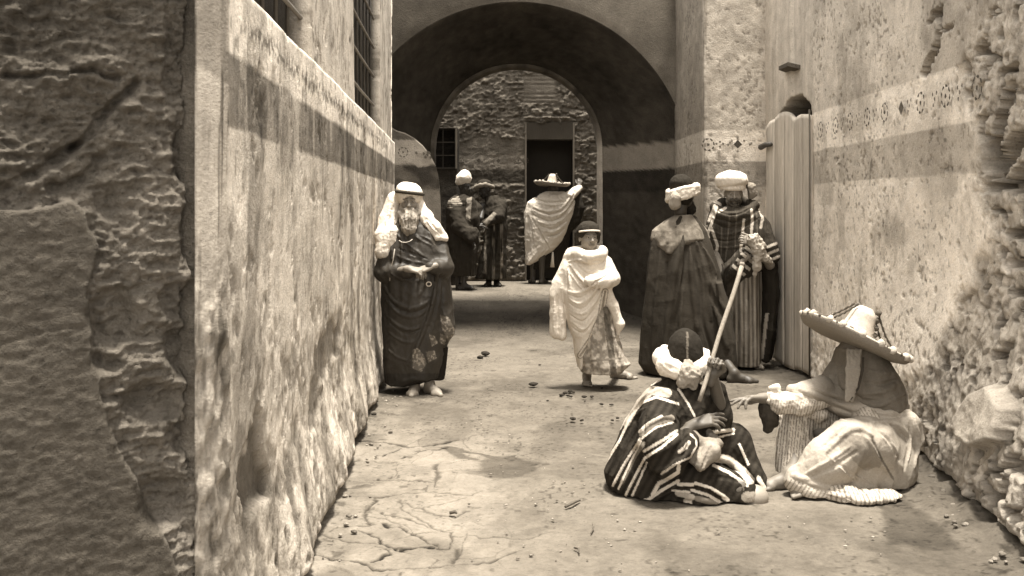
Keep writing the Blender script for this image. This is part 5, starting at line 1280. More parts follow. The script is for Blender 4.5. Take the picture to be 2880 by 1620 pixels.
S.build('cloak', M_CLOTH, f.root, c8, cloth(.004, 10))
S = Sdf(.0055)   # pale inner garment spilling from the sleeve
S.tube([Q(735, 935, -.26), Q(775, 1000, -.29), Q(795, 1080, -.31)], [.035, .042, .014], .02); S.tube([Q(800, 1060, -.34), Q(880, 960, -.30), Q(900, 900, -.22)], [.03, .045, .03], .02)
S.tube([Q(700, 790, -.18), Q(800, 890, -.26), Q(930, 900, -.22), Q(860, 820, -.16)], [.03, .026, .028, .02], .012)
S.ridge(zl_(g, [(760,930),(800,1010),(800,1090)]), .01, .2, .01); S.ridge(zl_(g, [(880,920),(840,1010),(810,1090)]), -.009, .4, .009)
S.build('inner_garment', M_CLOTH, f.root, lambda px, py, pos, N: np.clip(.34 + .15 * fbm(pos[:, 0] * 14, pos[:, 1] * 14, pos[:, 2] * 14, 3, 44), .1, .6), cloth(.004, 16))
S = Sdf(.0055)
S.ell(Q(690, 205, .0), (.090, .112, .104), .02); S.ell(Q(690, 280, .0), (.096, .115, .08), .03); S.seg(Q(706, 130, -.09), Q(708, 285, -.125), .006, .006, .006)
S.build('cap', M_CLOTH, f.root, lambda px, py, pos, N: np.where((np.abs((px - 1660) * 2.588 - 707) < 8) & (pos[:, 1] < 5.40), .16, .040), cloth(.003, 14))
S = Sdf(.0055)
S.tube([Q(545, 215, .04), Q(520, 270, -.02), Q(560, 335, -.08), Q(630, 365, -.11), Q(690, 375, -.12)], [.020, .046, .052, .044, .026], .02)
S.tube([Q(835, 235, .06), Q(830, 300, .0), Q(790, 345, -.08), Q(730, 365, -.11)], [.016, .036, .044, .030], .02)
S.tube([Q(545, 225, .05), Q(600, 230, .14), Q(760, 230, .16), Q(835, 240, .06)], [.03, .035, .035, .025], .02)
for pts in ([(500,250),(540,310),(640,350)], [(510,300),(560,370),(650,395)], [(840,230),(820,300),(760,350)]): S.ridge(zl_(g, pts), .010, .3, .010)
S.build('turban', M_CLOTH, f.root, .84, cloth(.004, 16))
S = Sdf(.0055)
S.tube([Q(712, 310, -.12), Q(700, 380, -.135), Q(675, 450, -.13)], [.020, .040, .036], .02); S.tube([Q(715, 340, -.13), Q(735, 400, -.135), Q(745, 465, -.13)], [.025, .038, .030], .02); S.tube([Q(760, 380, -.12), Q(795, 430, -.10)], [.034, .02], .02)
for pts in ([(700,320),(670,400),(650,470)], [(712,330),(712,460)], [(730,340),(770,440)]): S.ridge(zl_(g, pts), .008, .3, .008)
S.build('turban_tail', M_CLOTH, f.root, lambda px, py, pos, N: np.clip(.42 + .10 * fbm(pos[:, 0] * 30, pos[:, 1] * 14, pos[:, 2] * 20, 3, 44), .1, .7), cloth(.005, 30))
S = Sdf(.0055); a_ = V3(Q(1180, 0)[0], 5.24, .09); S.ell(Q(1190, 1290, -.20), (.075, .07, .065), .02); S.build('bare_knee', M_SKIN, f.root, .36)
f.done(f.p((1880, 0))[0], 5.45)
stf = empty('staff', (Q(885, 385)[0], 5.3, .45))
A, B = P(2087, 745, 5.52), P(1966, 1128, 5.22)
pts = [A + (B - A) * t + V3(.003 * math.sin(t * 9), 0, 0) for t in np.linspace(0, 1, 12)]
tube_mesh('shaft', pts, np.linspace(.0125, .0110, 12), M_WOOD, stf, .26, 12)
tube_mesh('knob', [A + V3(-.002, 0, -.01), A + V3(.0, 0, .006), A + V3(.001, 0, .016)], [.0145, .015, .010], M_WOOD, stf, .22, 12)
adopt(stf); tag(stf, 'long pale wooden staff held upright by the seated man in the striped cloak', 'staff')

# ------------------------------------------------------------------ 9 seated man under the wide hat
f = Fig(5.62, 'man seated under a huge tilted straw hat, arm stretched out, by the right wall', .006)
g = Zf(2020, 860, 2.4145); Q = lambda u, v, dy=0: f.p(g(u, v, dy))
S = Sdf(.0055); hc = Q(950, 375, .02); q = head(S, hc, (-.75, -.35, -.45), (.25, .0, 1), 1.0)
shL, shR = Q(740, 570, -.02), Q(1190, 600, .10); hip = [V3(*Q(1010, 0)[:2], .13), V3(*Q(1180, 0)[:2], .13)]
S.seg(shL, shR, .065, .065, .04); S.tube([(shL + shR) / 2, Q(1080, 900, .08), (hip[0] + hip[1]) / 2], [.12, .12, .13], .05); S.seg(hip[0], hip[1], .1, .1, .03)
S.tube([hc + V3(.02, .02, -.08), (shL + shR) / 2], [.06, .09], .03)
kL, kR = Q(545, 760, .10), Q(950, 880, -.20); aL, aR = V3(Q(470, 0)[0], 5.50, .075), V3(Q(560, 0)[0], 5.36, .08)
S.tube([hip[0], kL, aL], [.085, .06, .042], .02); S.tube([hip[1], kR, aR], [.085, .062, .042], .02)
foot(S, aL + V3(-.03, -.02, 0), (-1, -.15), 1.0); foot(S, aR, (-.9, -.4), .95)
wL = Q(318, 628, -.05); arm(S, shL, Q(520, 660, -.02), wL); hand(S, wL, (-1, -.12, .04), (.0, -.25, -1), 1.08, (.10, .22, .38, .55), -1, .28, .15)
wR = Q(1120, 930, -.16); arm(S, shR, Q(1240, 850, -.02), wR); hand(S, wR, (.45, -.3, -.75), (0, 1, -.2), .9, (.7, .8, .8, .8), 1)
S.build('body', M_SKIN, f.root, skin_col(.24, [(q, 1.0)]))
S = Sdf(.0055)   # left trouser leg, striped
S.loft(f.rows([(g(0,700)[1], *[g(a, 0)[0] for a in (460, 600)], .08, .06), (g(0,760)[1], g(425,0)[0], g(630,0)[0], .10, .05), (g(0,900)[1], g(408,0)[0], g(650,0)[0], .10, .02), (g(0,1020)[1], g(390,0)[0], g(668,0)[0], .10, -.02), (g(0,1112)[1], g(382,0)[0], g(640,0)[0], .10, -.05)]), .02, .010, 9, 71)
S.tube([Q(560, 760, .06), Q(700, 760, .08), Q(860, 900, .1)], [.07, .075, .09], .04); S.tube([Q(610, 720, -.02), Q(700, 740, -.04), Q(690, 780, -.04)], [.03, .035, .02], .02)
for pts in ([(440,760),(420,900),(400,1090)], [(540,740),(560,900),(560,1080)], [(600,900),(640,980),(650,1060)], [(490,760),(480,1080)]): S.ridge(zl_(g, pts), .010, .2, .012)
for pts in ([(520,730),(520,900),(510,1090)], [(575,760),(610,900),(600,1050)]): S.ridge(zl_(g, pts), -.009, .5, .009)
pin = lambda px, py: .60 - .34 * (np.mod((px - 2020) * 2.4145 + .10 * ((py - 860) * 2.4145), 19) < 5.5)
S.clipz(.05); S.build('trousers', M_CLOTH, f.root, lambda px, py, pos, N: pin(px, py), cloth(.004, 14))
S = Sdf(.0055)   # striped sleeves
S.tube([Q(700, 600, -.02), Q(560, 660, -.06), Q(430, 660, -.06), Q(365, 635, -.05)], [.08, .062, .056, .044], .03); S.tube([Q(355, 560, -.06), Q(400, 560, -.05), Q(370, 690, -.06)], [.012, .020, .02], .02)
S.tube([Q(1010, 750, -.16), Q(1070, 840, -.20), Q(1100, 880, -.20)], [.05, .048, .045], .02); S.ell(Q(1108, 890, -.25), (.020, .04, .035), .01, None, True)
for pts in ([(360,580),(340,620),(390,690)], [(420,560),(400,640),(430,720)], [(480,570),(500,680)], [(560,620),(560,710)]): S.ridge(zl_(g, pts), .010, .2, .010)
S.build('shirt_sleeves', M_CLOTH, f.root, lambda px, py, pos, N: np.where(px > 2400, .62 - .30 * (np.mod(((px - 2020) * .86 + (py - 860) * -.5) * 2.4145, 20) < 6), .66 - .30 * ((np.mod((px - 2020) * 2.4145 + .25 * (py - 860) * 2.4, 19) < 6) & ((py - 860) * 2.4145 > 640))), cloth(.005, 18))
S = Sdf(.0055); S.tube([Q(330, 690, -.03), Q(345, 760, -.03), Q(340, 835, -.03)], [.042, .046, .028], .02); S.tube([Q(350, 640, .0), Q(380, 800, -.01)], [.03, .02], .02); S.build('sleeve_lining', M_CLOTH, f.root, .085, cloth(.005, 16))
S = Sdf(.0052)   # mantle
rr = [(430, 800, 1180, .10), (480, 745, 1225, .14), (520, 690, 1260, .17), (580, 620, 1290, .19), (650, 640, 1312, .20), (700, 720, 1325, .21), (800, 900, 1348, .22), (900, 930, 1370, .23), (1000, 900, 1362, .24), (1100, 860, 1340, .24), (1200, 860, 1290, .24), (1270, 900, 1200, .22)]
S.loft(f.rows([(g(0, v)[1], g(a, 0)[0], g(b, 0)[0], d, .06) for v, a, b, d in rr]), .03, .010, 8, 81, 1.0, .1)
S.tube([Q(700, 570, -.04), Q(600, 590, -.05), Q(500, 570, -.02)], [.075, .058, .03], .03)
S.tube([Q(1150, 1080, -.10), Q(1020, 930, -.20), Q(900, 930, -.26), Q(760, 1060, -.27), Q(580, 1190, -.26)], [.15, .13, .115, .125, .085], .05)
S.tube([Q(1150, 1150, -.10), Q(900, 1200, -.22), Q(640, 1250, -.28)], [.12, .10, .06], .05)
S.tube([Q(520, 1150, -.26), Q(520, 1190, -.27), Q(640, 1270, -.33), Q(780, 1310, -.36)], [.04, .045, .04, .03], .03)
S.tube([Q(1000, 730, -.1), Q(1150, 800, -.14), Q(1280, 800, -.10), Q(1320, 900, -.08)], [.05, .06, .065, .06], .03)
for pts, r in (([(520,590),(640,640),(800,660),(950,700),(1100,700),(1290,670)], .016), ([(560,570),(700,620),(860,680)], .012), ([(640,560),(760,600),(920,650)], .010), ([(1000,740),(1150,730),(1300,710)], .014), ([(1060,790),(1200,790),(1300,880),(1290,1050)], .014), ([(1120,900),(1200,960),(1200,1040)], .012), ([(740,990),(860,860),(960,820),(1040,880)], .018), ([(600,1140),(760,1050),(900,950)], .012), ([(620,1200),(820,1250),(1080,1290)], .014), ([(760,1030),(900,1150),(1080,1240)], .012), ([(1330,760),(1370,900),(1330,1100)], .012), ([(600,1190),(700,1240),(820,1330)], .012), ([(1000,900),(1080,1000),(1180,1160)], .014), ([(1000,460),(1100,440),(1200,460)], .01), ([(1010,560),(1130,590),(1260,580)], .010), ([(860,780),(720,760),(620,720)], .012), ([(500,1150),(590,1180),(640,1180)], .014)): S.ridge(zl_(g, pts), r, .15, .014)
for pts in ([(560,610),(700,660),(860,720),(960,760)], [(980,720),(1140,760),(1300,740)], [(1100,860),(1180,930),(1230,1050)], [(1050,920),(1120,1040),(1200,1170)], [(1310,780),(1310,950),(1260,1120)], [(640,1160),(800,1090),(940,990)], [(640,1230),(820,1280),(1000,1290)], [(800,1050),(930,1170),(1060,1230)], [(700,960),(800,880)]): S.ridge(zl_(g, pts), -.011, .5, .012)
S.clipz(.012)
def c9(px, py, pos, N):
    u, v = (px - 2020) * 2.4145, (py - 860) * 2.4145
    c = .50 + .05 * fbm(pos[:, 0] * 8, pos[:, 1] * 8, pos[:, 2] * 8, 3, 14)
    c = lerp(c, .25 + 0 * c, ss(690, 640, v + .08 * (u - 900)) * ss(600, 740, u))  # shade of the hat painted onto the upper mantle
    c = np.where(sdp(u, v, [(820,880),(960,880),(1060,920),(1110,1040),(1100,1100),(1000,1120),(920,1060),(880,1000),(830,980)]) < 8 * vn(u * .03, v * .03), c * .74, c)
    d = pdist(u, v, [(1050,910),(1120,1060),(1190,1180)]); c = np.where(d < 7, c * .6, c)
    hem = (v > 1200 + (u - 560) * .38) & (u < 830) & (v > 1180); c = np.where(hem, .62 - .30 * (np.mod(u * .75 + v * .5, 24) < 8), c)
    return c
S.build('mantle', M_CLOTH, f.root, c9, cloth(.004, 9))
S = Sdf(.0055)   # striped hem lying on the ground
S.ell(V3(Q(690, 0)[0], 5.26, .03), (.085, .085, .045), .02); S.ell(V3(Q(800, 0)[0], 5.22, .02), (.12, .085, .032), .03); S.ell(V3(Q(950, 0)[0], 5.27, .015), (.11, .08, .030), .03); S.tube([Q(600, 1210, -.30), Q(680, 1260, -.34), Q(760, 1320, -.36)], [.02, .03, .02], .02)
for pts in ([(600,1240),(760,1300),(900,1340)], [(700,1230),(860,1270),(1020,1290)]): S.ridge(zl_(g, pts), -.008, .5, .008)
S.clipz(.004)
S.build('shirt_hem', M_CLOTH, f.root, lambda px, py, pos, N: .60 - .30 * (np.mod(pos[:, 0] * 1250, 26) < 9), cloth(.006, 18))
S = Sdf(.0055)   # dark shawl under the hat, the hat's shade added to its colour
S.ell(hc + V3(.0, .01, .01), (.115, .12, .13), .02)
rr = [(300, 830, 1130, .12), (400, 800, 1190, .15), (470, 740, 1230, .17), (540, 720, 1262, .19), (620, 800, 1285, .20), (680, 900, 1290, .19), (700, 980, 1240, .18)]
S.loft(f.rows([(g(0, v)[1], g(a, 0)[0], g(b, 0)[0], d + .02, .05) for v, a, b, d in rr]), .03, .008, 8, 91)
for pts, r in (([(1000,430),(1100,470),(1200,450)], .012), ([(900,680),(1050,690),(1260,600)], .014), ([(960,590),(1080,600),(1240,520)], .012), ([(990,480),(930,600),(890,660)], .009), ([(760,480),(800,580),(870,650)], .012)): S.ridge(zl_(g, pts), r, .2, .014)
for pts in ([(880,560),(960,650),(1100,650)], [(800,440),(810,560),(850,640)], [(1000,520),(1120,540),(1240,490)]): S.ridge(zl_(g, pts), -.012, .5, .012)
S.build('head_shawl', M_CLOTH, f.root, lambda px, py, pos, N: np.clip(.23 + .04 * fbm(pos[:, 0] * 12, pos[:, 1] * 12, pos[:, 2] * 12, 3, 4), .05, .5), cloth(.004, 10))
S = Sdf(.005)
for (A_, B_, w_) in ((Q(925, 300, -.16), Q(915, 430, -.20), .034), (Q(915, 430, -.20), Q(905, 540, -.215), .030), (Q(905, 540, -.215), Q(890, 640, -.235), .020)):
    for o_ in (-1, -.33, .33, 1): S.seg(A_ + V3(o_ * w_, 0, 0), B_ + V3(o_ * w_ * .8, 0, 0), .009, .008, .012)
S.build('scarf_end', M_CLOTH, f.root, .34, cloth(.003, 20))
tube_mesh('chin_cord', [Q(985, 350, -.18), Q(980, 440, -.20), Q(950, 560, -.22), Q(890, 650, -.24)], .006, M_CLOTH, f.root, .05, 6)

def straw_hat(root, c, n, r, cr, ch, k=1.0, lean=(0, 0, 0), hr=.006, cordz=True):
    "wide brim + tapering crown; c = centre of brim, n = hat axis"
    n = nrmz(n); a = nrmz(cross(n, V3(0, 1, 0))); b = cross(a, n)   # a ~ -x side, b ~ +y/-y
    if a[0] < 0: a = -a
    b = nrmz(cross(n, a))
    at = lambda x, y, z: c + a * x + b * y + n * z
    hat = empty('straw_hat', tuple(c)); hat.parent = root
    prof = [(0.0, -.006), (cr * .9, -.004), (r * .45, .0), (r * .75, -.002), (r * .93, .012), (r, .034), (r * 1.005, .046)]
    NP = 64; V = []; N0 = len(prof)
    for th in (0, 1):
        for (pr_, pz) in prof:
            for i in range(NP):
                t = 2 * math.pi * i / NP; w = 1 + .012 * math.sin(3 * t + 1); zz = pz * k + (.010 * math.sin(2 * t + .6) * (pr_ / r) ** 2) - th * .009
                V.append(at(pr_ * w * math.cos(t), pr_ * w * math.sin(t), zz))
    Fc = []
    G = lambda th, j, i: th * N0 * NP + j * NP + i % NP
    for j in range(N0 - 1):
        for i in range(NP):
            Fc.append([G(0, j, i), G(0, j + 1, i), G(0, j + 1, i + 1), G(0, j, i + 1)]); Fc.append([G(1, j, i + 1), G(1, j + 1, i + 1), G(1, j + 1, i), G(1, j, i)])
    for i in range(NP): Fc.append([G(0, N0 - 1, i), G(1, N0 - 1, i), G(1, N0 - 1, i + 1), G(0, N0 - 1, i + 1)])
    V = np.array(V); cc = .50 + .10 * np.tile(np.array([vn(i * .5, 1.0, 0) for i in range(NP)]), N0 * 2); cc[N0 * NP:] = .22
    mesh_obj('brim', V, Fc, M_STRAW, hat, cc)
    S = Sdf(hr); tip = at(*(V3(0, 0, ch) + V3(*lean)))
    def cone(X):
        rel = [X[i] - c[i] for i in range(3)]; hh = rel[0] * n[0] + rel[1] * n[1] + rel[2] * n[2]
        t = np.clip(hh / ch, 0, 1); ox, oz = lean[0] * t, 0
        ra = np.sqrt(sum((rel[i] - n[i] * hh - a[i] * ox) ** 2 for i in range(3)))
        rad = cr * (1.0 + .25 * (1 - t) ** 4 - .42 * t ** .8) - .25 * cr * ss(.82, 1.06, hh / ch) 
        return np.maximum(np.maximum(ra - rad, -hh - .002), hh - ch * 1.02) * .8
    S.fn(c - ch * 1.4, c + ch * 1.4, cone, .01)
    S.tube([at(cr * 1.12 * math.cos(t), cr * 1.12 * math.sin(t), .008) for t in np.linspace(0, 2 * math.pi, 20)], .010 * k, .015)
    def cc2(px, py, pos, N):
        rel = pos - c; h_ = rel @ n; sx = rel @ a
        return np.clip(.62 - .0 * h_ + .08 * vn(pos[:, 0] * 60, pos[:, 1] * 60, pos[:, 2] * 60, 2) - .40 * ss(cr * .35, cr * .6, sx) * ss(-.2, .1, vn(pos[:, 0] * 90, pos[:, 1] * 90, pos[:, 2] * 90, 5)), .06, .8)
    S.build('crown', M_STRAW, hat, cc2)
    for i in range(38):
        t = 2 * math.pi * i / 38 + .05 * math.sin(i * 5); p = at(r * .97 * math.cos(t), r * .97 * math.sin(t), .042 * k + .010 * math.sin(2 * t + .6))
        Vb, Fb = ico(p, .0175 * k * (1 + .3 * math.sin(i * 3.1)), i); mesh_obj('pompon', Vb, Fb, M_CLOTH, hat, (.40 if i % 2 else .10))
    for sgn in (-1, 1):
        for yy in ((-.25, .3) if cordz else (-.2,)):
            A, B = at(sgn * cr * .55 + lean[0], yy * cr, ch * 1.0 + lean[2]), at(sgn * r * .86, yy * r * .9, .03)
            pts = [A + (B - A) * t + n * (-.035 * k * math.sin(math.pi * t)) + V3(0, 0, .003 * math.sin(t * 60)) for t in np.linspace(0, 1, 26)]
            tube_mesh('cord', pts, [.0055 * k * (1 + .3 * math.sin(i * 2.2)) for i in range(26)], M_CLOTH, hat, .06, 7)
    for sx, sz in ((.55, 1.0), (.62, .8), (.7, .6), (.8, .4), (.9, .2)):
        p = at(sx * cr + lean[0] * sz, -.3 * cr, ch * sz); Vb, Fb = ico(p, .016 * k, sz); mesh_obj('pompon', Vb, Fb, M_CLOTH, hat, .08)
    adopt(hat); hat.matrix_parent_inverse = __import__('mathutils').Matrix.Identity(4)
    return hat
def ico(c, r, seed=0):
    import bmesh
    bm = bmesh.new(); bmesh.ops.create_icosphere(bm, subdivisions=2, radius=r)
    V = np.array([v.co[:] for v in bm.verts]); Fc = [[v.index for v in f_.verts] for f_ in bm.faces]; bm.free()
    V = V * (1 + .28 * vn(V[:, 0] / r * 2, V[:, 1] / r * 2, V[:, 2] / r * 2, int(seed * 7) + 3)[:, None]); return V + np.asarray(c), Fc
straw_hat(f.root, Q(912, 252, -.02), (math.sin(R(24.5)), .055, math.cos(R(24.5))),   .308, .108, .205, lean=(-.004, 0, 0))
for c_ in f.root.children:
    if c_.name.startswith('straw_hat'): HAT = c_
f.done(f.p((2380, 0))[0], 5.6)

# ------------------------------------------------------------------ far court figures
g = Zf(1220, 460, 3.622)
def far_body(f, Q, S, hcu, fwd, shl, shr, ftL, ftR, k=1.0):
    hc = Q(*hcu); q = head(S, hc, fwd, (0, 0, 1), k)
    shL, shR = Q(*shl), Q(*shr); zg = f.zg; mx = (ftL[0] + ftR[0]) / 2
    hip = [Q(ftL[0], 760, ftL[1]), Q(ftR[0], 760, ftR[1])]; kn = [Q(ftL[0], 960, ftL[1]), Q(ftR[0], 960, ftR[1])]
    an = [V3(Q(ftL[0], 0)[0], f.Y + ftL[1], zg + .085), V3(Q(ftR[0], 0)[0], f.Y + ftR[1], zg + .085)]
    under(S, [shL, shR], hip, kn, an); return hc, q, shL, shR, an
f = Fig(15.0, 'barefoot man in white turban and dark robe standing in the far court', zg=gz(15.0)); Q = lambda u, v, dy=0: f.p(g(u, v, dy))
S = Sdf(.009); hc, q, shL, shR, an = far_body(f, Q, S, (315, 245, 0), (.75, -.6, 0), (190, 400, 0), (370, 400, 0), (250, 0), (310, -.1))
foot(S, an[0], (.3, -1)); foot(S, an[1], (1, -.1), 1.05); w = Q(400, 800, -.3); arm(S, shL, Q(250, 640, -.2), w); hand(S, w, (.4, -.3, -.8), (-1, 0, 0)); w = Q(440, 640, -.05); arm(S, shR, Q(400, 560, -.05), w); hand(S, w, (1, 0, .1), (0, 0, -1))
S.build('body', M_SKIN, f.root, skin_col(.07, [(q, 1)]))
S = Sdf(.009); S.ell(Q(305, 150, 0), (.115, .115, .095), .01); S.ell(Q(295, 185, .02), (.115, .11, .06), .02); S.ell(Q(318, 130, 0), (.09, .09, .10), .03); S.build('turban', M_CLOTH, f.root, .84, cloth(.005, 14))
S = Sdf(.011); S.loft(f.rows([(g(0, v)[1], g(a, 0)[0], g(b, 0)[0], d) for v, a, b, d in ((310, 235, 350, .09), (370, 150, 400, .16), (460, 118, 410, .18), (600, 130, 430, .19), (800, 140, 450, .2), (1000, 170, 430, .2), (1140, 190, 420, .19))]), .03, .030, 9, 101)
S.tube([Q(210, 420, -.1), Q(260, 640, -.2), Q(390, 760, -.27)], [.10, .10, .09], .04); S.tube([Q(370, 400, 0), Q(420, 560, -.05), Q(440, 630, -.05)], [.09, .07, .05], .03); S.tube([Q(400, 700, -.26), Q(420, 790, -.26)], [.09, .05], .03)
S.build('robe', M_CLOTH, f.root, lambda px, py, pos, N: np.where(inside((px - 1220) * 3.622, (py - 460) * 3.622, [(140,380),(250,330),(300,420),(140,460)]), np.where(np.mod(py, 6) < 3, .42, .12), np.where(inside((px - 1220) * 3.622, (py - 460) * 3.622, [(335,350),(390,340),(370,590),(330,560)]), .32, .065)), cloth(.008, 8))
f.done(f.p((1300, 0))[0], 15.0)
f = Fig(15.5, 'stooping man in dark robe and pale-banded cap, right of the far white turban', zg=gz(15.5)); Q = lambda u, v, dy=0: f.p(g(u, v, dy))
S = Sdf(.009); hc, q, shL, shR, an = far_body(f, Q, S, (520, 275, 0), (-.7, -.6, -.3), (500, 430, 0), (680, 420, .05), (560, 0), (640, 0))
foot(S, an[0], (-.2, -1), 1.05, False); foot(S, an[1], (.3, -1), 1.05, False); w = Q(500, 620, -.3); arm(S, shR, Q(660, 520, -.25), w); hand(S, w, (-1, 0, -.1), (0, 0, -1)); w = Q(470, 620, -.2); arm(S, shL, Q(480, 560, -.2), w)
S.build('body', M_SKIN, f.root, skin_col(.06, [(q, 1)]))
S = Sdf(.009); S.ell(Q(515, 205, .03), (.11, .11, .07), .02); S.build('cap', M_CLOTH, f.root, .05); S = Sdf(.009); S.tube([Q(430, 240, 0), Q(470, 222, -.09), Q(530, 215, -.12), Q(600, 235, -.04), Q(600, 240, .08), Q(500, 230, .13), Q(430, 240, .02)], .03, .02); S.build('turban', M_CLOTH, f.root, .30, cloth(.006, 14))
S = Sdf(.011); S.loft(f.rows([(g(0, v)[1], g(a, 0)[0], g(b, 0)[0], d) for v, a, b, d in ((330, 540, 660, .10), (400, 520, 715, .16), (500, 500, 745, .19), (650, 520, 755, .20), (800, 510, 740, .2), (1000, 470, 730, .2), (1170, 440, 720, .2))]), .03, .035, 9, 111)
S.tube([Q(690, 430, -.06), Q(660, 540, -.23), Q(520, 610, -.29)], [.10, .085, .06], .03); S.tube([Q(420, 400, -.05), Q(440, 470, -.1), Q(470, 560, -.15)], [.05, .08, .06], .03)
S.build('robe', M_CLOTH, f.root, lambda px, py, pos, N: np.clip(.06 + .20 * ss(.25, .6, np.sin((px - 1220) * 3.622 * .075)) * ((py > 630)) * (.4 + vn(px * .2, py * .05)) + .22 * inside((px - 1220) * 3.622, (py - 460) * 3.622, [(500,600),(610,490),(640,510),(540,640)]), .04, .4), cloth(.008, 8))
f.done(f.p((1385, 0))[0], 15.5)
f = Fig(15.95, 'man in straw hat and white draped mantle, back turned, at the far doorway', zg=gz(16.0)); Q = lambda u, v, dy=0: f.p(g(u, v, dy))
S = Sdf(.009); hc, q, shL, shR, an = far_body(f, Q, S, (1215, 260, 0), (-.1, 1, 0), (1060, 370, 0), (1400, 350, 0), (1010, .05), (1100, -.05))
foot(S, an[0], (-.3, 1), 1, False); foot(S, an[1], (.5, .8), 1, False); w = Q(1475, 235, .15); arm(S, shR, Q(1470, 330, .1), w); hand(S, w, (.25, .3, .9), (0, 1, 0), 1.05); w = Q(1000, 600, .1); arm(S, shL, Q(980, 520, .1), w)
S.build('body', M_SKIN, f.root, skin_col(.10, [(q, 1)]))
S = Sdf(.010); S.loft(f.rows([(g(0, v)[1], g(a, 0)[0], g(b, 0)[0], d, .02) for v, a, b, d in ((285, 1130, 1330, .10), (320, 1060, 1430, .16), (400, 945, 1445, .20), (500, 918, 1425, .21), (600, 915, 1390, .21), (700, 925, 1350, .20), (800, 930, 1300, .19), (880, 935, 1230, .18), (930, 935, 1150, .17), (1000, 935, 1040, .14), (1032, 938, 980, .10))]), .03, .008, 7, 121)
S.tube([Q(1380, 330, -.05), Q(1440, 290, 0), Q(1480, 250, .1)], [.08, .07, .05], .03)
zz = lambda L_: zl_(g, L_)
for pts, r in (([(1020,440),(1150,500),(1300,470),(1420,300)], .022), ([(1020,480),(1180,560),(1330,500),(1440,320)], .020), ([(1040,330),(1150,380),(1330,370)], .018), ([(1000,560),(1180,640),(1340,560),(1430,420)], .020), ([(1080,400),(1200,440),(1350,400)], .016), ([(1100,680),(1230,720),(1350,600)], .018), ([(1170,780),(1260,770),(1330,700)], .016), ([(950,420),(940,600),(940,960)], .020), ([(990,560),(1090,700),(1200,880)], .020), ([(1180,860),(1270,840)], .014), ([(1230,690),(1320,640)], .014)): S.ridge(zz(pts), r, .15, .018)
for pts in ([(1010,460),(1170,530),(1320,485),(1432,310)], [(1010,520),(1180,605),(1340,535),(1436,370)], [(975,600),(1000,700),(1010,820)], [(1040,360),(1160,410),(1340,385)], [(1080,630),(1210,690),(1350,590)], [(1150,740),(1260,745),(1335,660)], [(985,540),(1080,700),(1180,870)]): S.ridge(zz(pts), -.015, .5, .015)
S.build('mantle', M_CLOTH, f.root, .74, cloth(.006, 9))
S = Sdf(.011); S.loft(f.rows([(g(0, v)[1], g(a, 0)[0], g(b, 0)[0], d, .12) for v, a, b, d in ((300, 1380, 1500, .10), (450, 1300, 1545, .14), (600, 1250, 1500, .15), (700, 1200, 1400, .15), (900, 1000, 1350, .16), (1040, 980, 1340, .16), (1080, 985, 1200, .15))]), .03, .02, 8, 131); S.build('dark_robe', M_CLOTH, f.root, .045, cloth(.006, 9))
tube_mesh('tassel', [Q(1212, 900, -.1), Q(1210, 980, -.1), Q(1208, 1055, -.1)], [.012, .022, .034], M_CLOTH, f.root, .55, 8)
straw_hat(f.root, Q(1205, 225, .0), (.06, .03, 1), .275, .10, .18, hr=.008)
f.done(f.p((1515, 0))[0], 15.95)

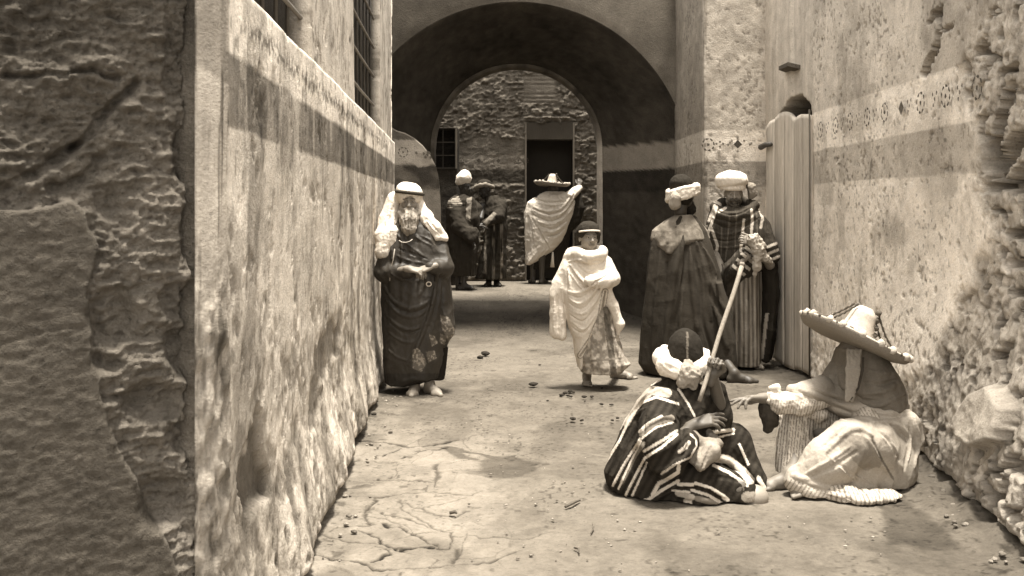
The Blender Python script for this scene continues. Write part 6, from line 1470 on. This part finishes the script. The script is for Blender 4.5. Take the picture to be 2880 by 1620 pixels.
# ------------------------------------------------------------------ small things on the ground
rng = np.random.default_rng(5)
def lump(name, px, py, r, col, lab, group, sq=.6, mat=M_RUBBLE):
    Y = 1.5 * F / (py - HY); x = (px - CX) / F * Y
    V, Fc = ico((0, 0, 0), r, rng.integers(1, 99)); V = V * np.array((1.25, .9, sq)) * (1 + .25 * rng.random((1, 3)))
    a = rng.random() * 3; ca, sa = math.cos(a), math.sin(a); V = np.stack([V[:, 0] * ca - V[:, 1] * sa, V[:, 0] * sa + V[:, 1] * ca, V[:, 2]], -1)
    V[:, 2] -= V[:, 2].min() + .004
    o = mesh_obj(name, V, Fc, mat, None, col); o.location = (x, Y, 0.008); tag(o, lab, 'stone', group); return o
for px, py, r in ((1500,1088,.032),(1580,1116,.022),(1590,1110,.020),(1603,1106,.022),(1598,1117,.016),(1613,1107,.013),(1643,1121,.018),(1664,1120,.018),(1645,1132,.010),(1692,1141,.016),(1720,1142,.016),(1606,1120,.015),(1612,1184,.022),(1636,1187,.015),(1737,1180,.014),(1722,1186,.012),(1540,1130,.010),(1365,1003,.045),(1350,1010,.03),(1628,1032,.020),(1518,1029,.012),(1693,1095,.014),(1052,1170,.022)):
    lab = 'large dark lump lying alone left of the child' if px == 1500 else 'small dark lump in the loose cluster in front of the child' if 1570 < px < 1730 and 1100 < py < 1150 else 'dark lump on the bare ground between the child and the striped sitting man' if py > 1170 and px > 1500 else 'dark fragment on the shaded ground left of the child' if px < 1400 and py < 1020 else 'dark crumb beside the foot of the left wall' if px < 1100 else 'dark speck of dung close to the feet of the child'
    lump('dark_lump', px, py, r * .8, .035, lab, 'dark lumps on the street')
L_ = 'one of the pale pebbles strewn over the worn paving in the foreground'
for i in range(150):
    px, py = rng.uniform(1300, 2500), rng.uniform(1180, 1610)
    if 1690 < px < 2600 and py < 1450: continue
    lump('pebble', px, py, rng.uniform(.0025, .007), rng.uniform(.10, .40), L_, 'pebbles on the paving')
L_ = 'one of the broken stone crumbs lying along the foot of the left wall'
for i in range(46):
    Y = rng.uniform(4.3, 9.0); x = LW(Y) + rng.uniform(.08, .24); px = x / Y * F + CX; py = HY + 1.5 * F / Y
    lump('stone_crumb', px, py, rng.uniform(.004, .012), rng.uniform(.12, .35), 'small stone crumb at the foot of the left wall, ' + ('close to the bearded man' if Y > 7 else 'halfway along it' if Y > 5.4 else 'near the bottom of the photo'), 'crumbs along the left wall')
L_ = 'one of the little stones fallen at the foot of the broken right wall'
for i in range(40):
    Y = rng.uniform(4.3, 6.6); x = 2.18 + (Y - 4.36) * .11 - rng.uniform(-.02, .16); px = x / Y * F + CX; py = HY + 1.5 * F / Y
    lump('fallen_stone', px, py, rng.uniform(.005, .016), rng.uniform(.15, .35), L_, 'fallen stones by the right wall')
def twig(px, py, dx, dy, r, col=.10):
    Y = 1.5 * F / (py - HY); Y2 = 1.5 * F / (py + dy - HY); a = V3((px - CX) / F * Y, Y, .012); b = V3((px + dx - CX) / F * Y2, Y2, .014)
    o = tube_mesh('twig', [a, (a + b) / 2 + V3(.01, .008, .006), b], [r, r * 1.2, r * .6], M_WOOD, None, col, 6); return o
for i, (px, py, dx, dy, r, lab) in enumerate(((1590,1432,42,-18,.007,'thick dry twig on the ground left of the striped sitting man'),(1662,1508,4,-26,.003,'thin upright-looking bent twig on the paving in front of the striped man'),(1615,1548,14,18,.004,'short slanting straw low in the middle foreground'),(1264,1450,20,2,.008,'dark splinter on the cracked slabs'))):
    tag(twig(px, py, dx, dy, r), lab, 'twig')
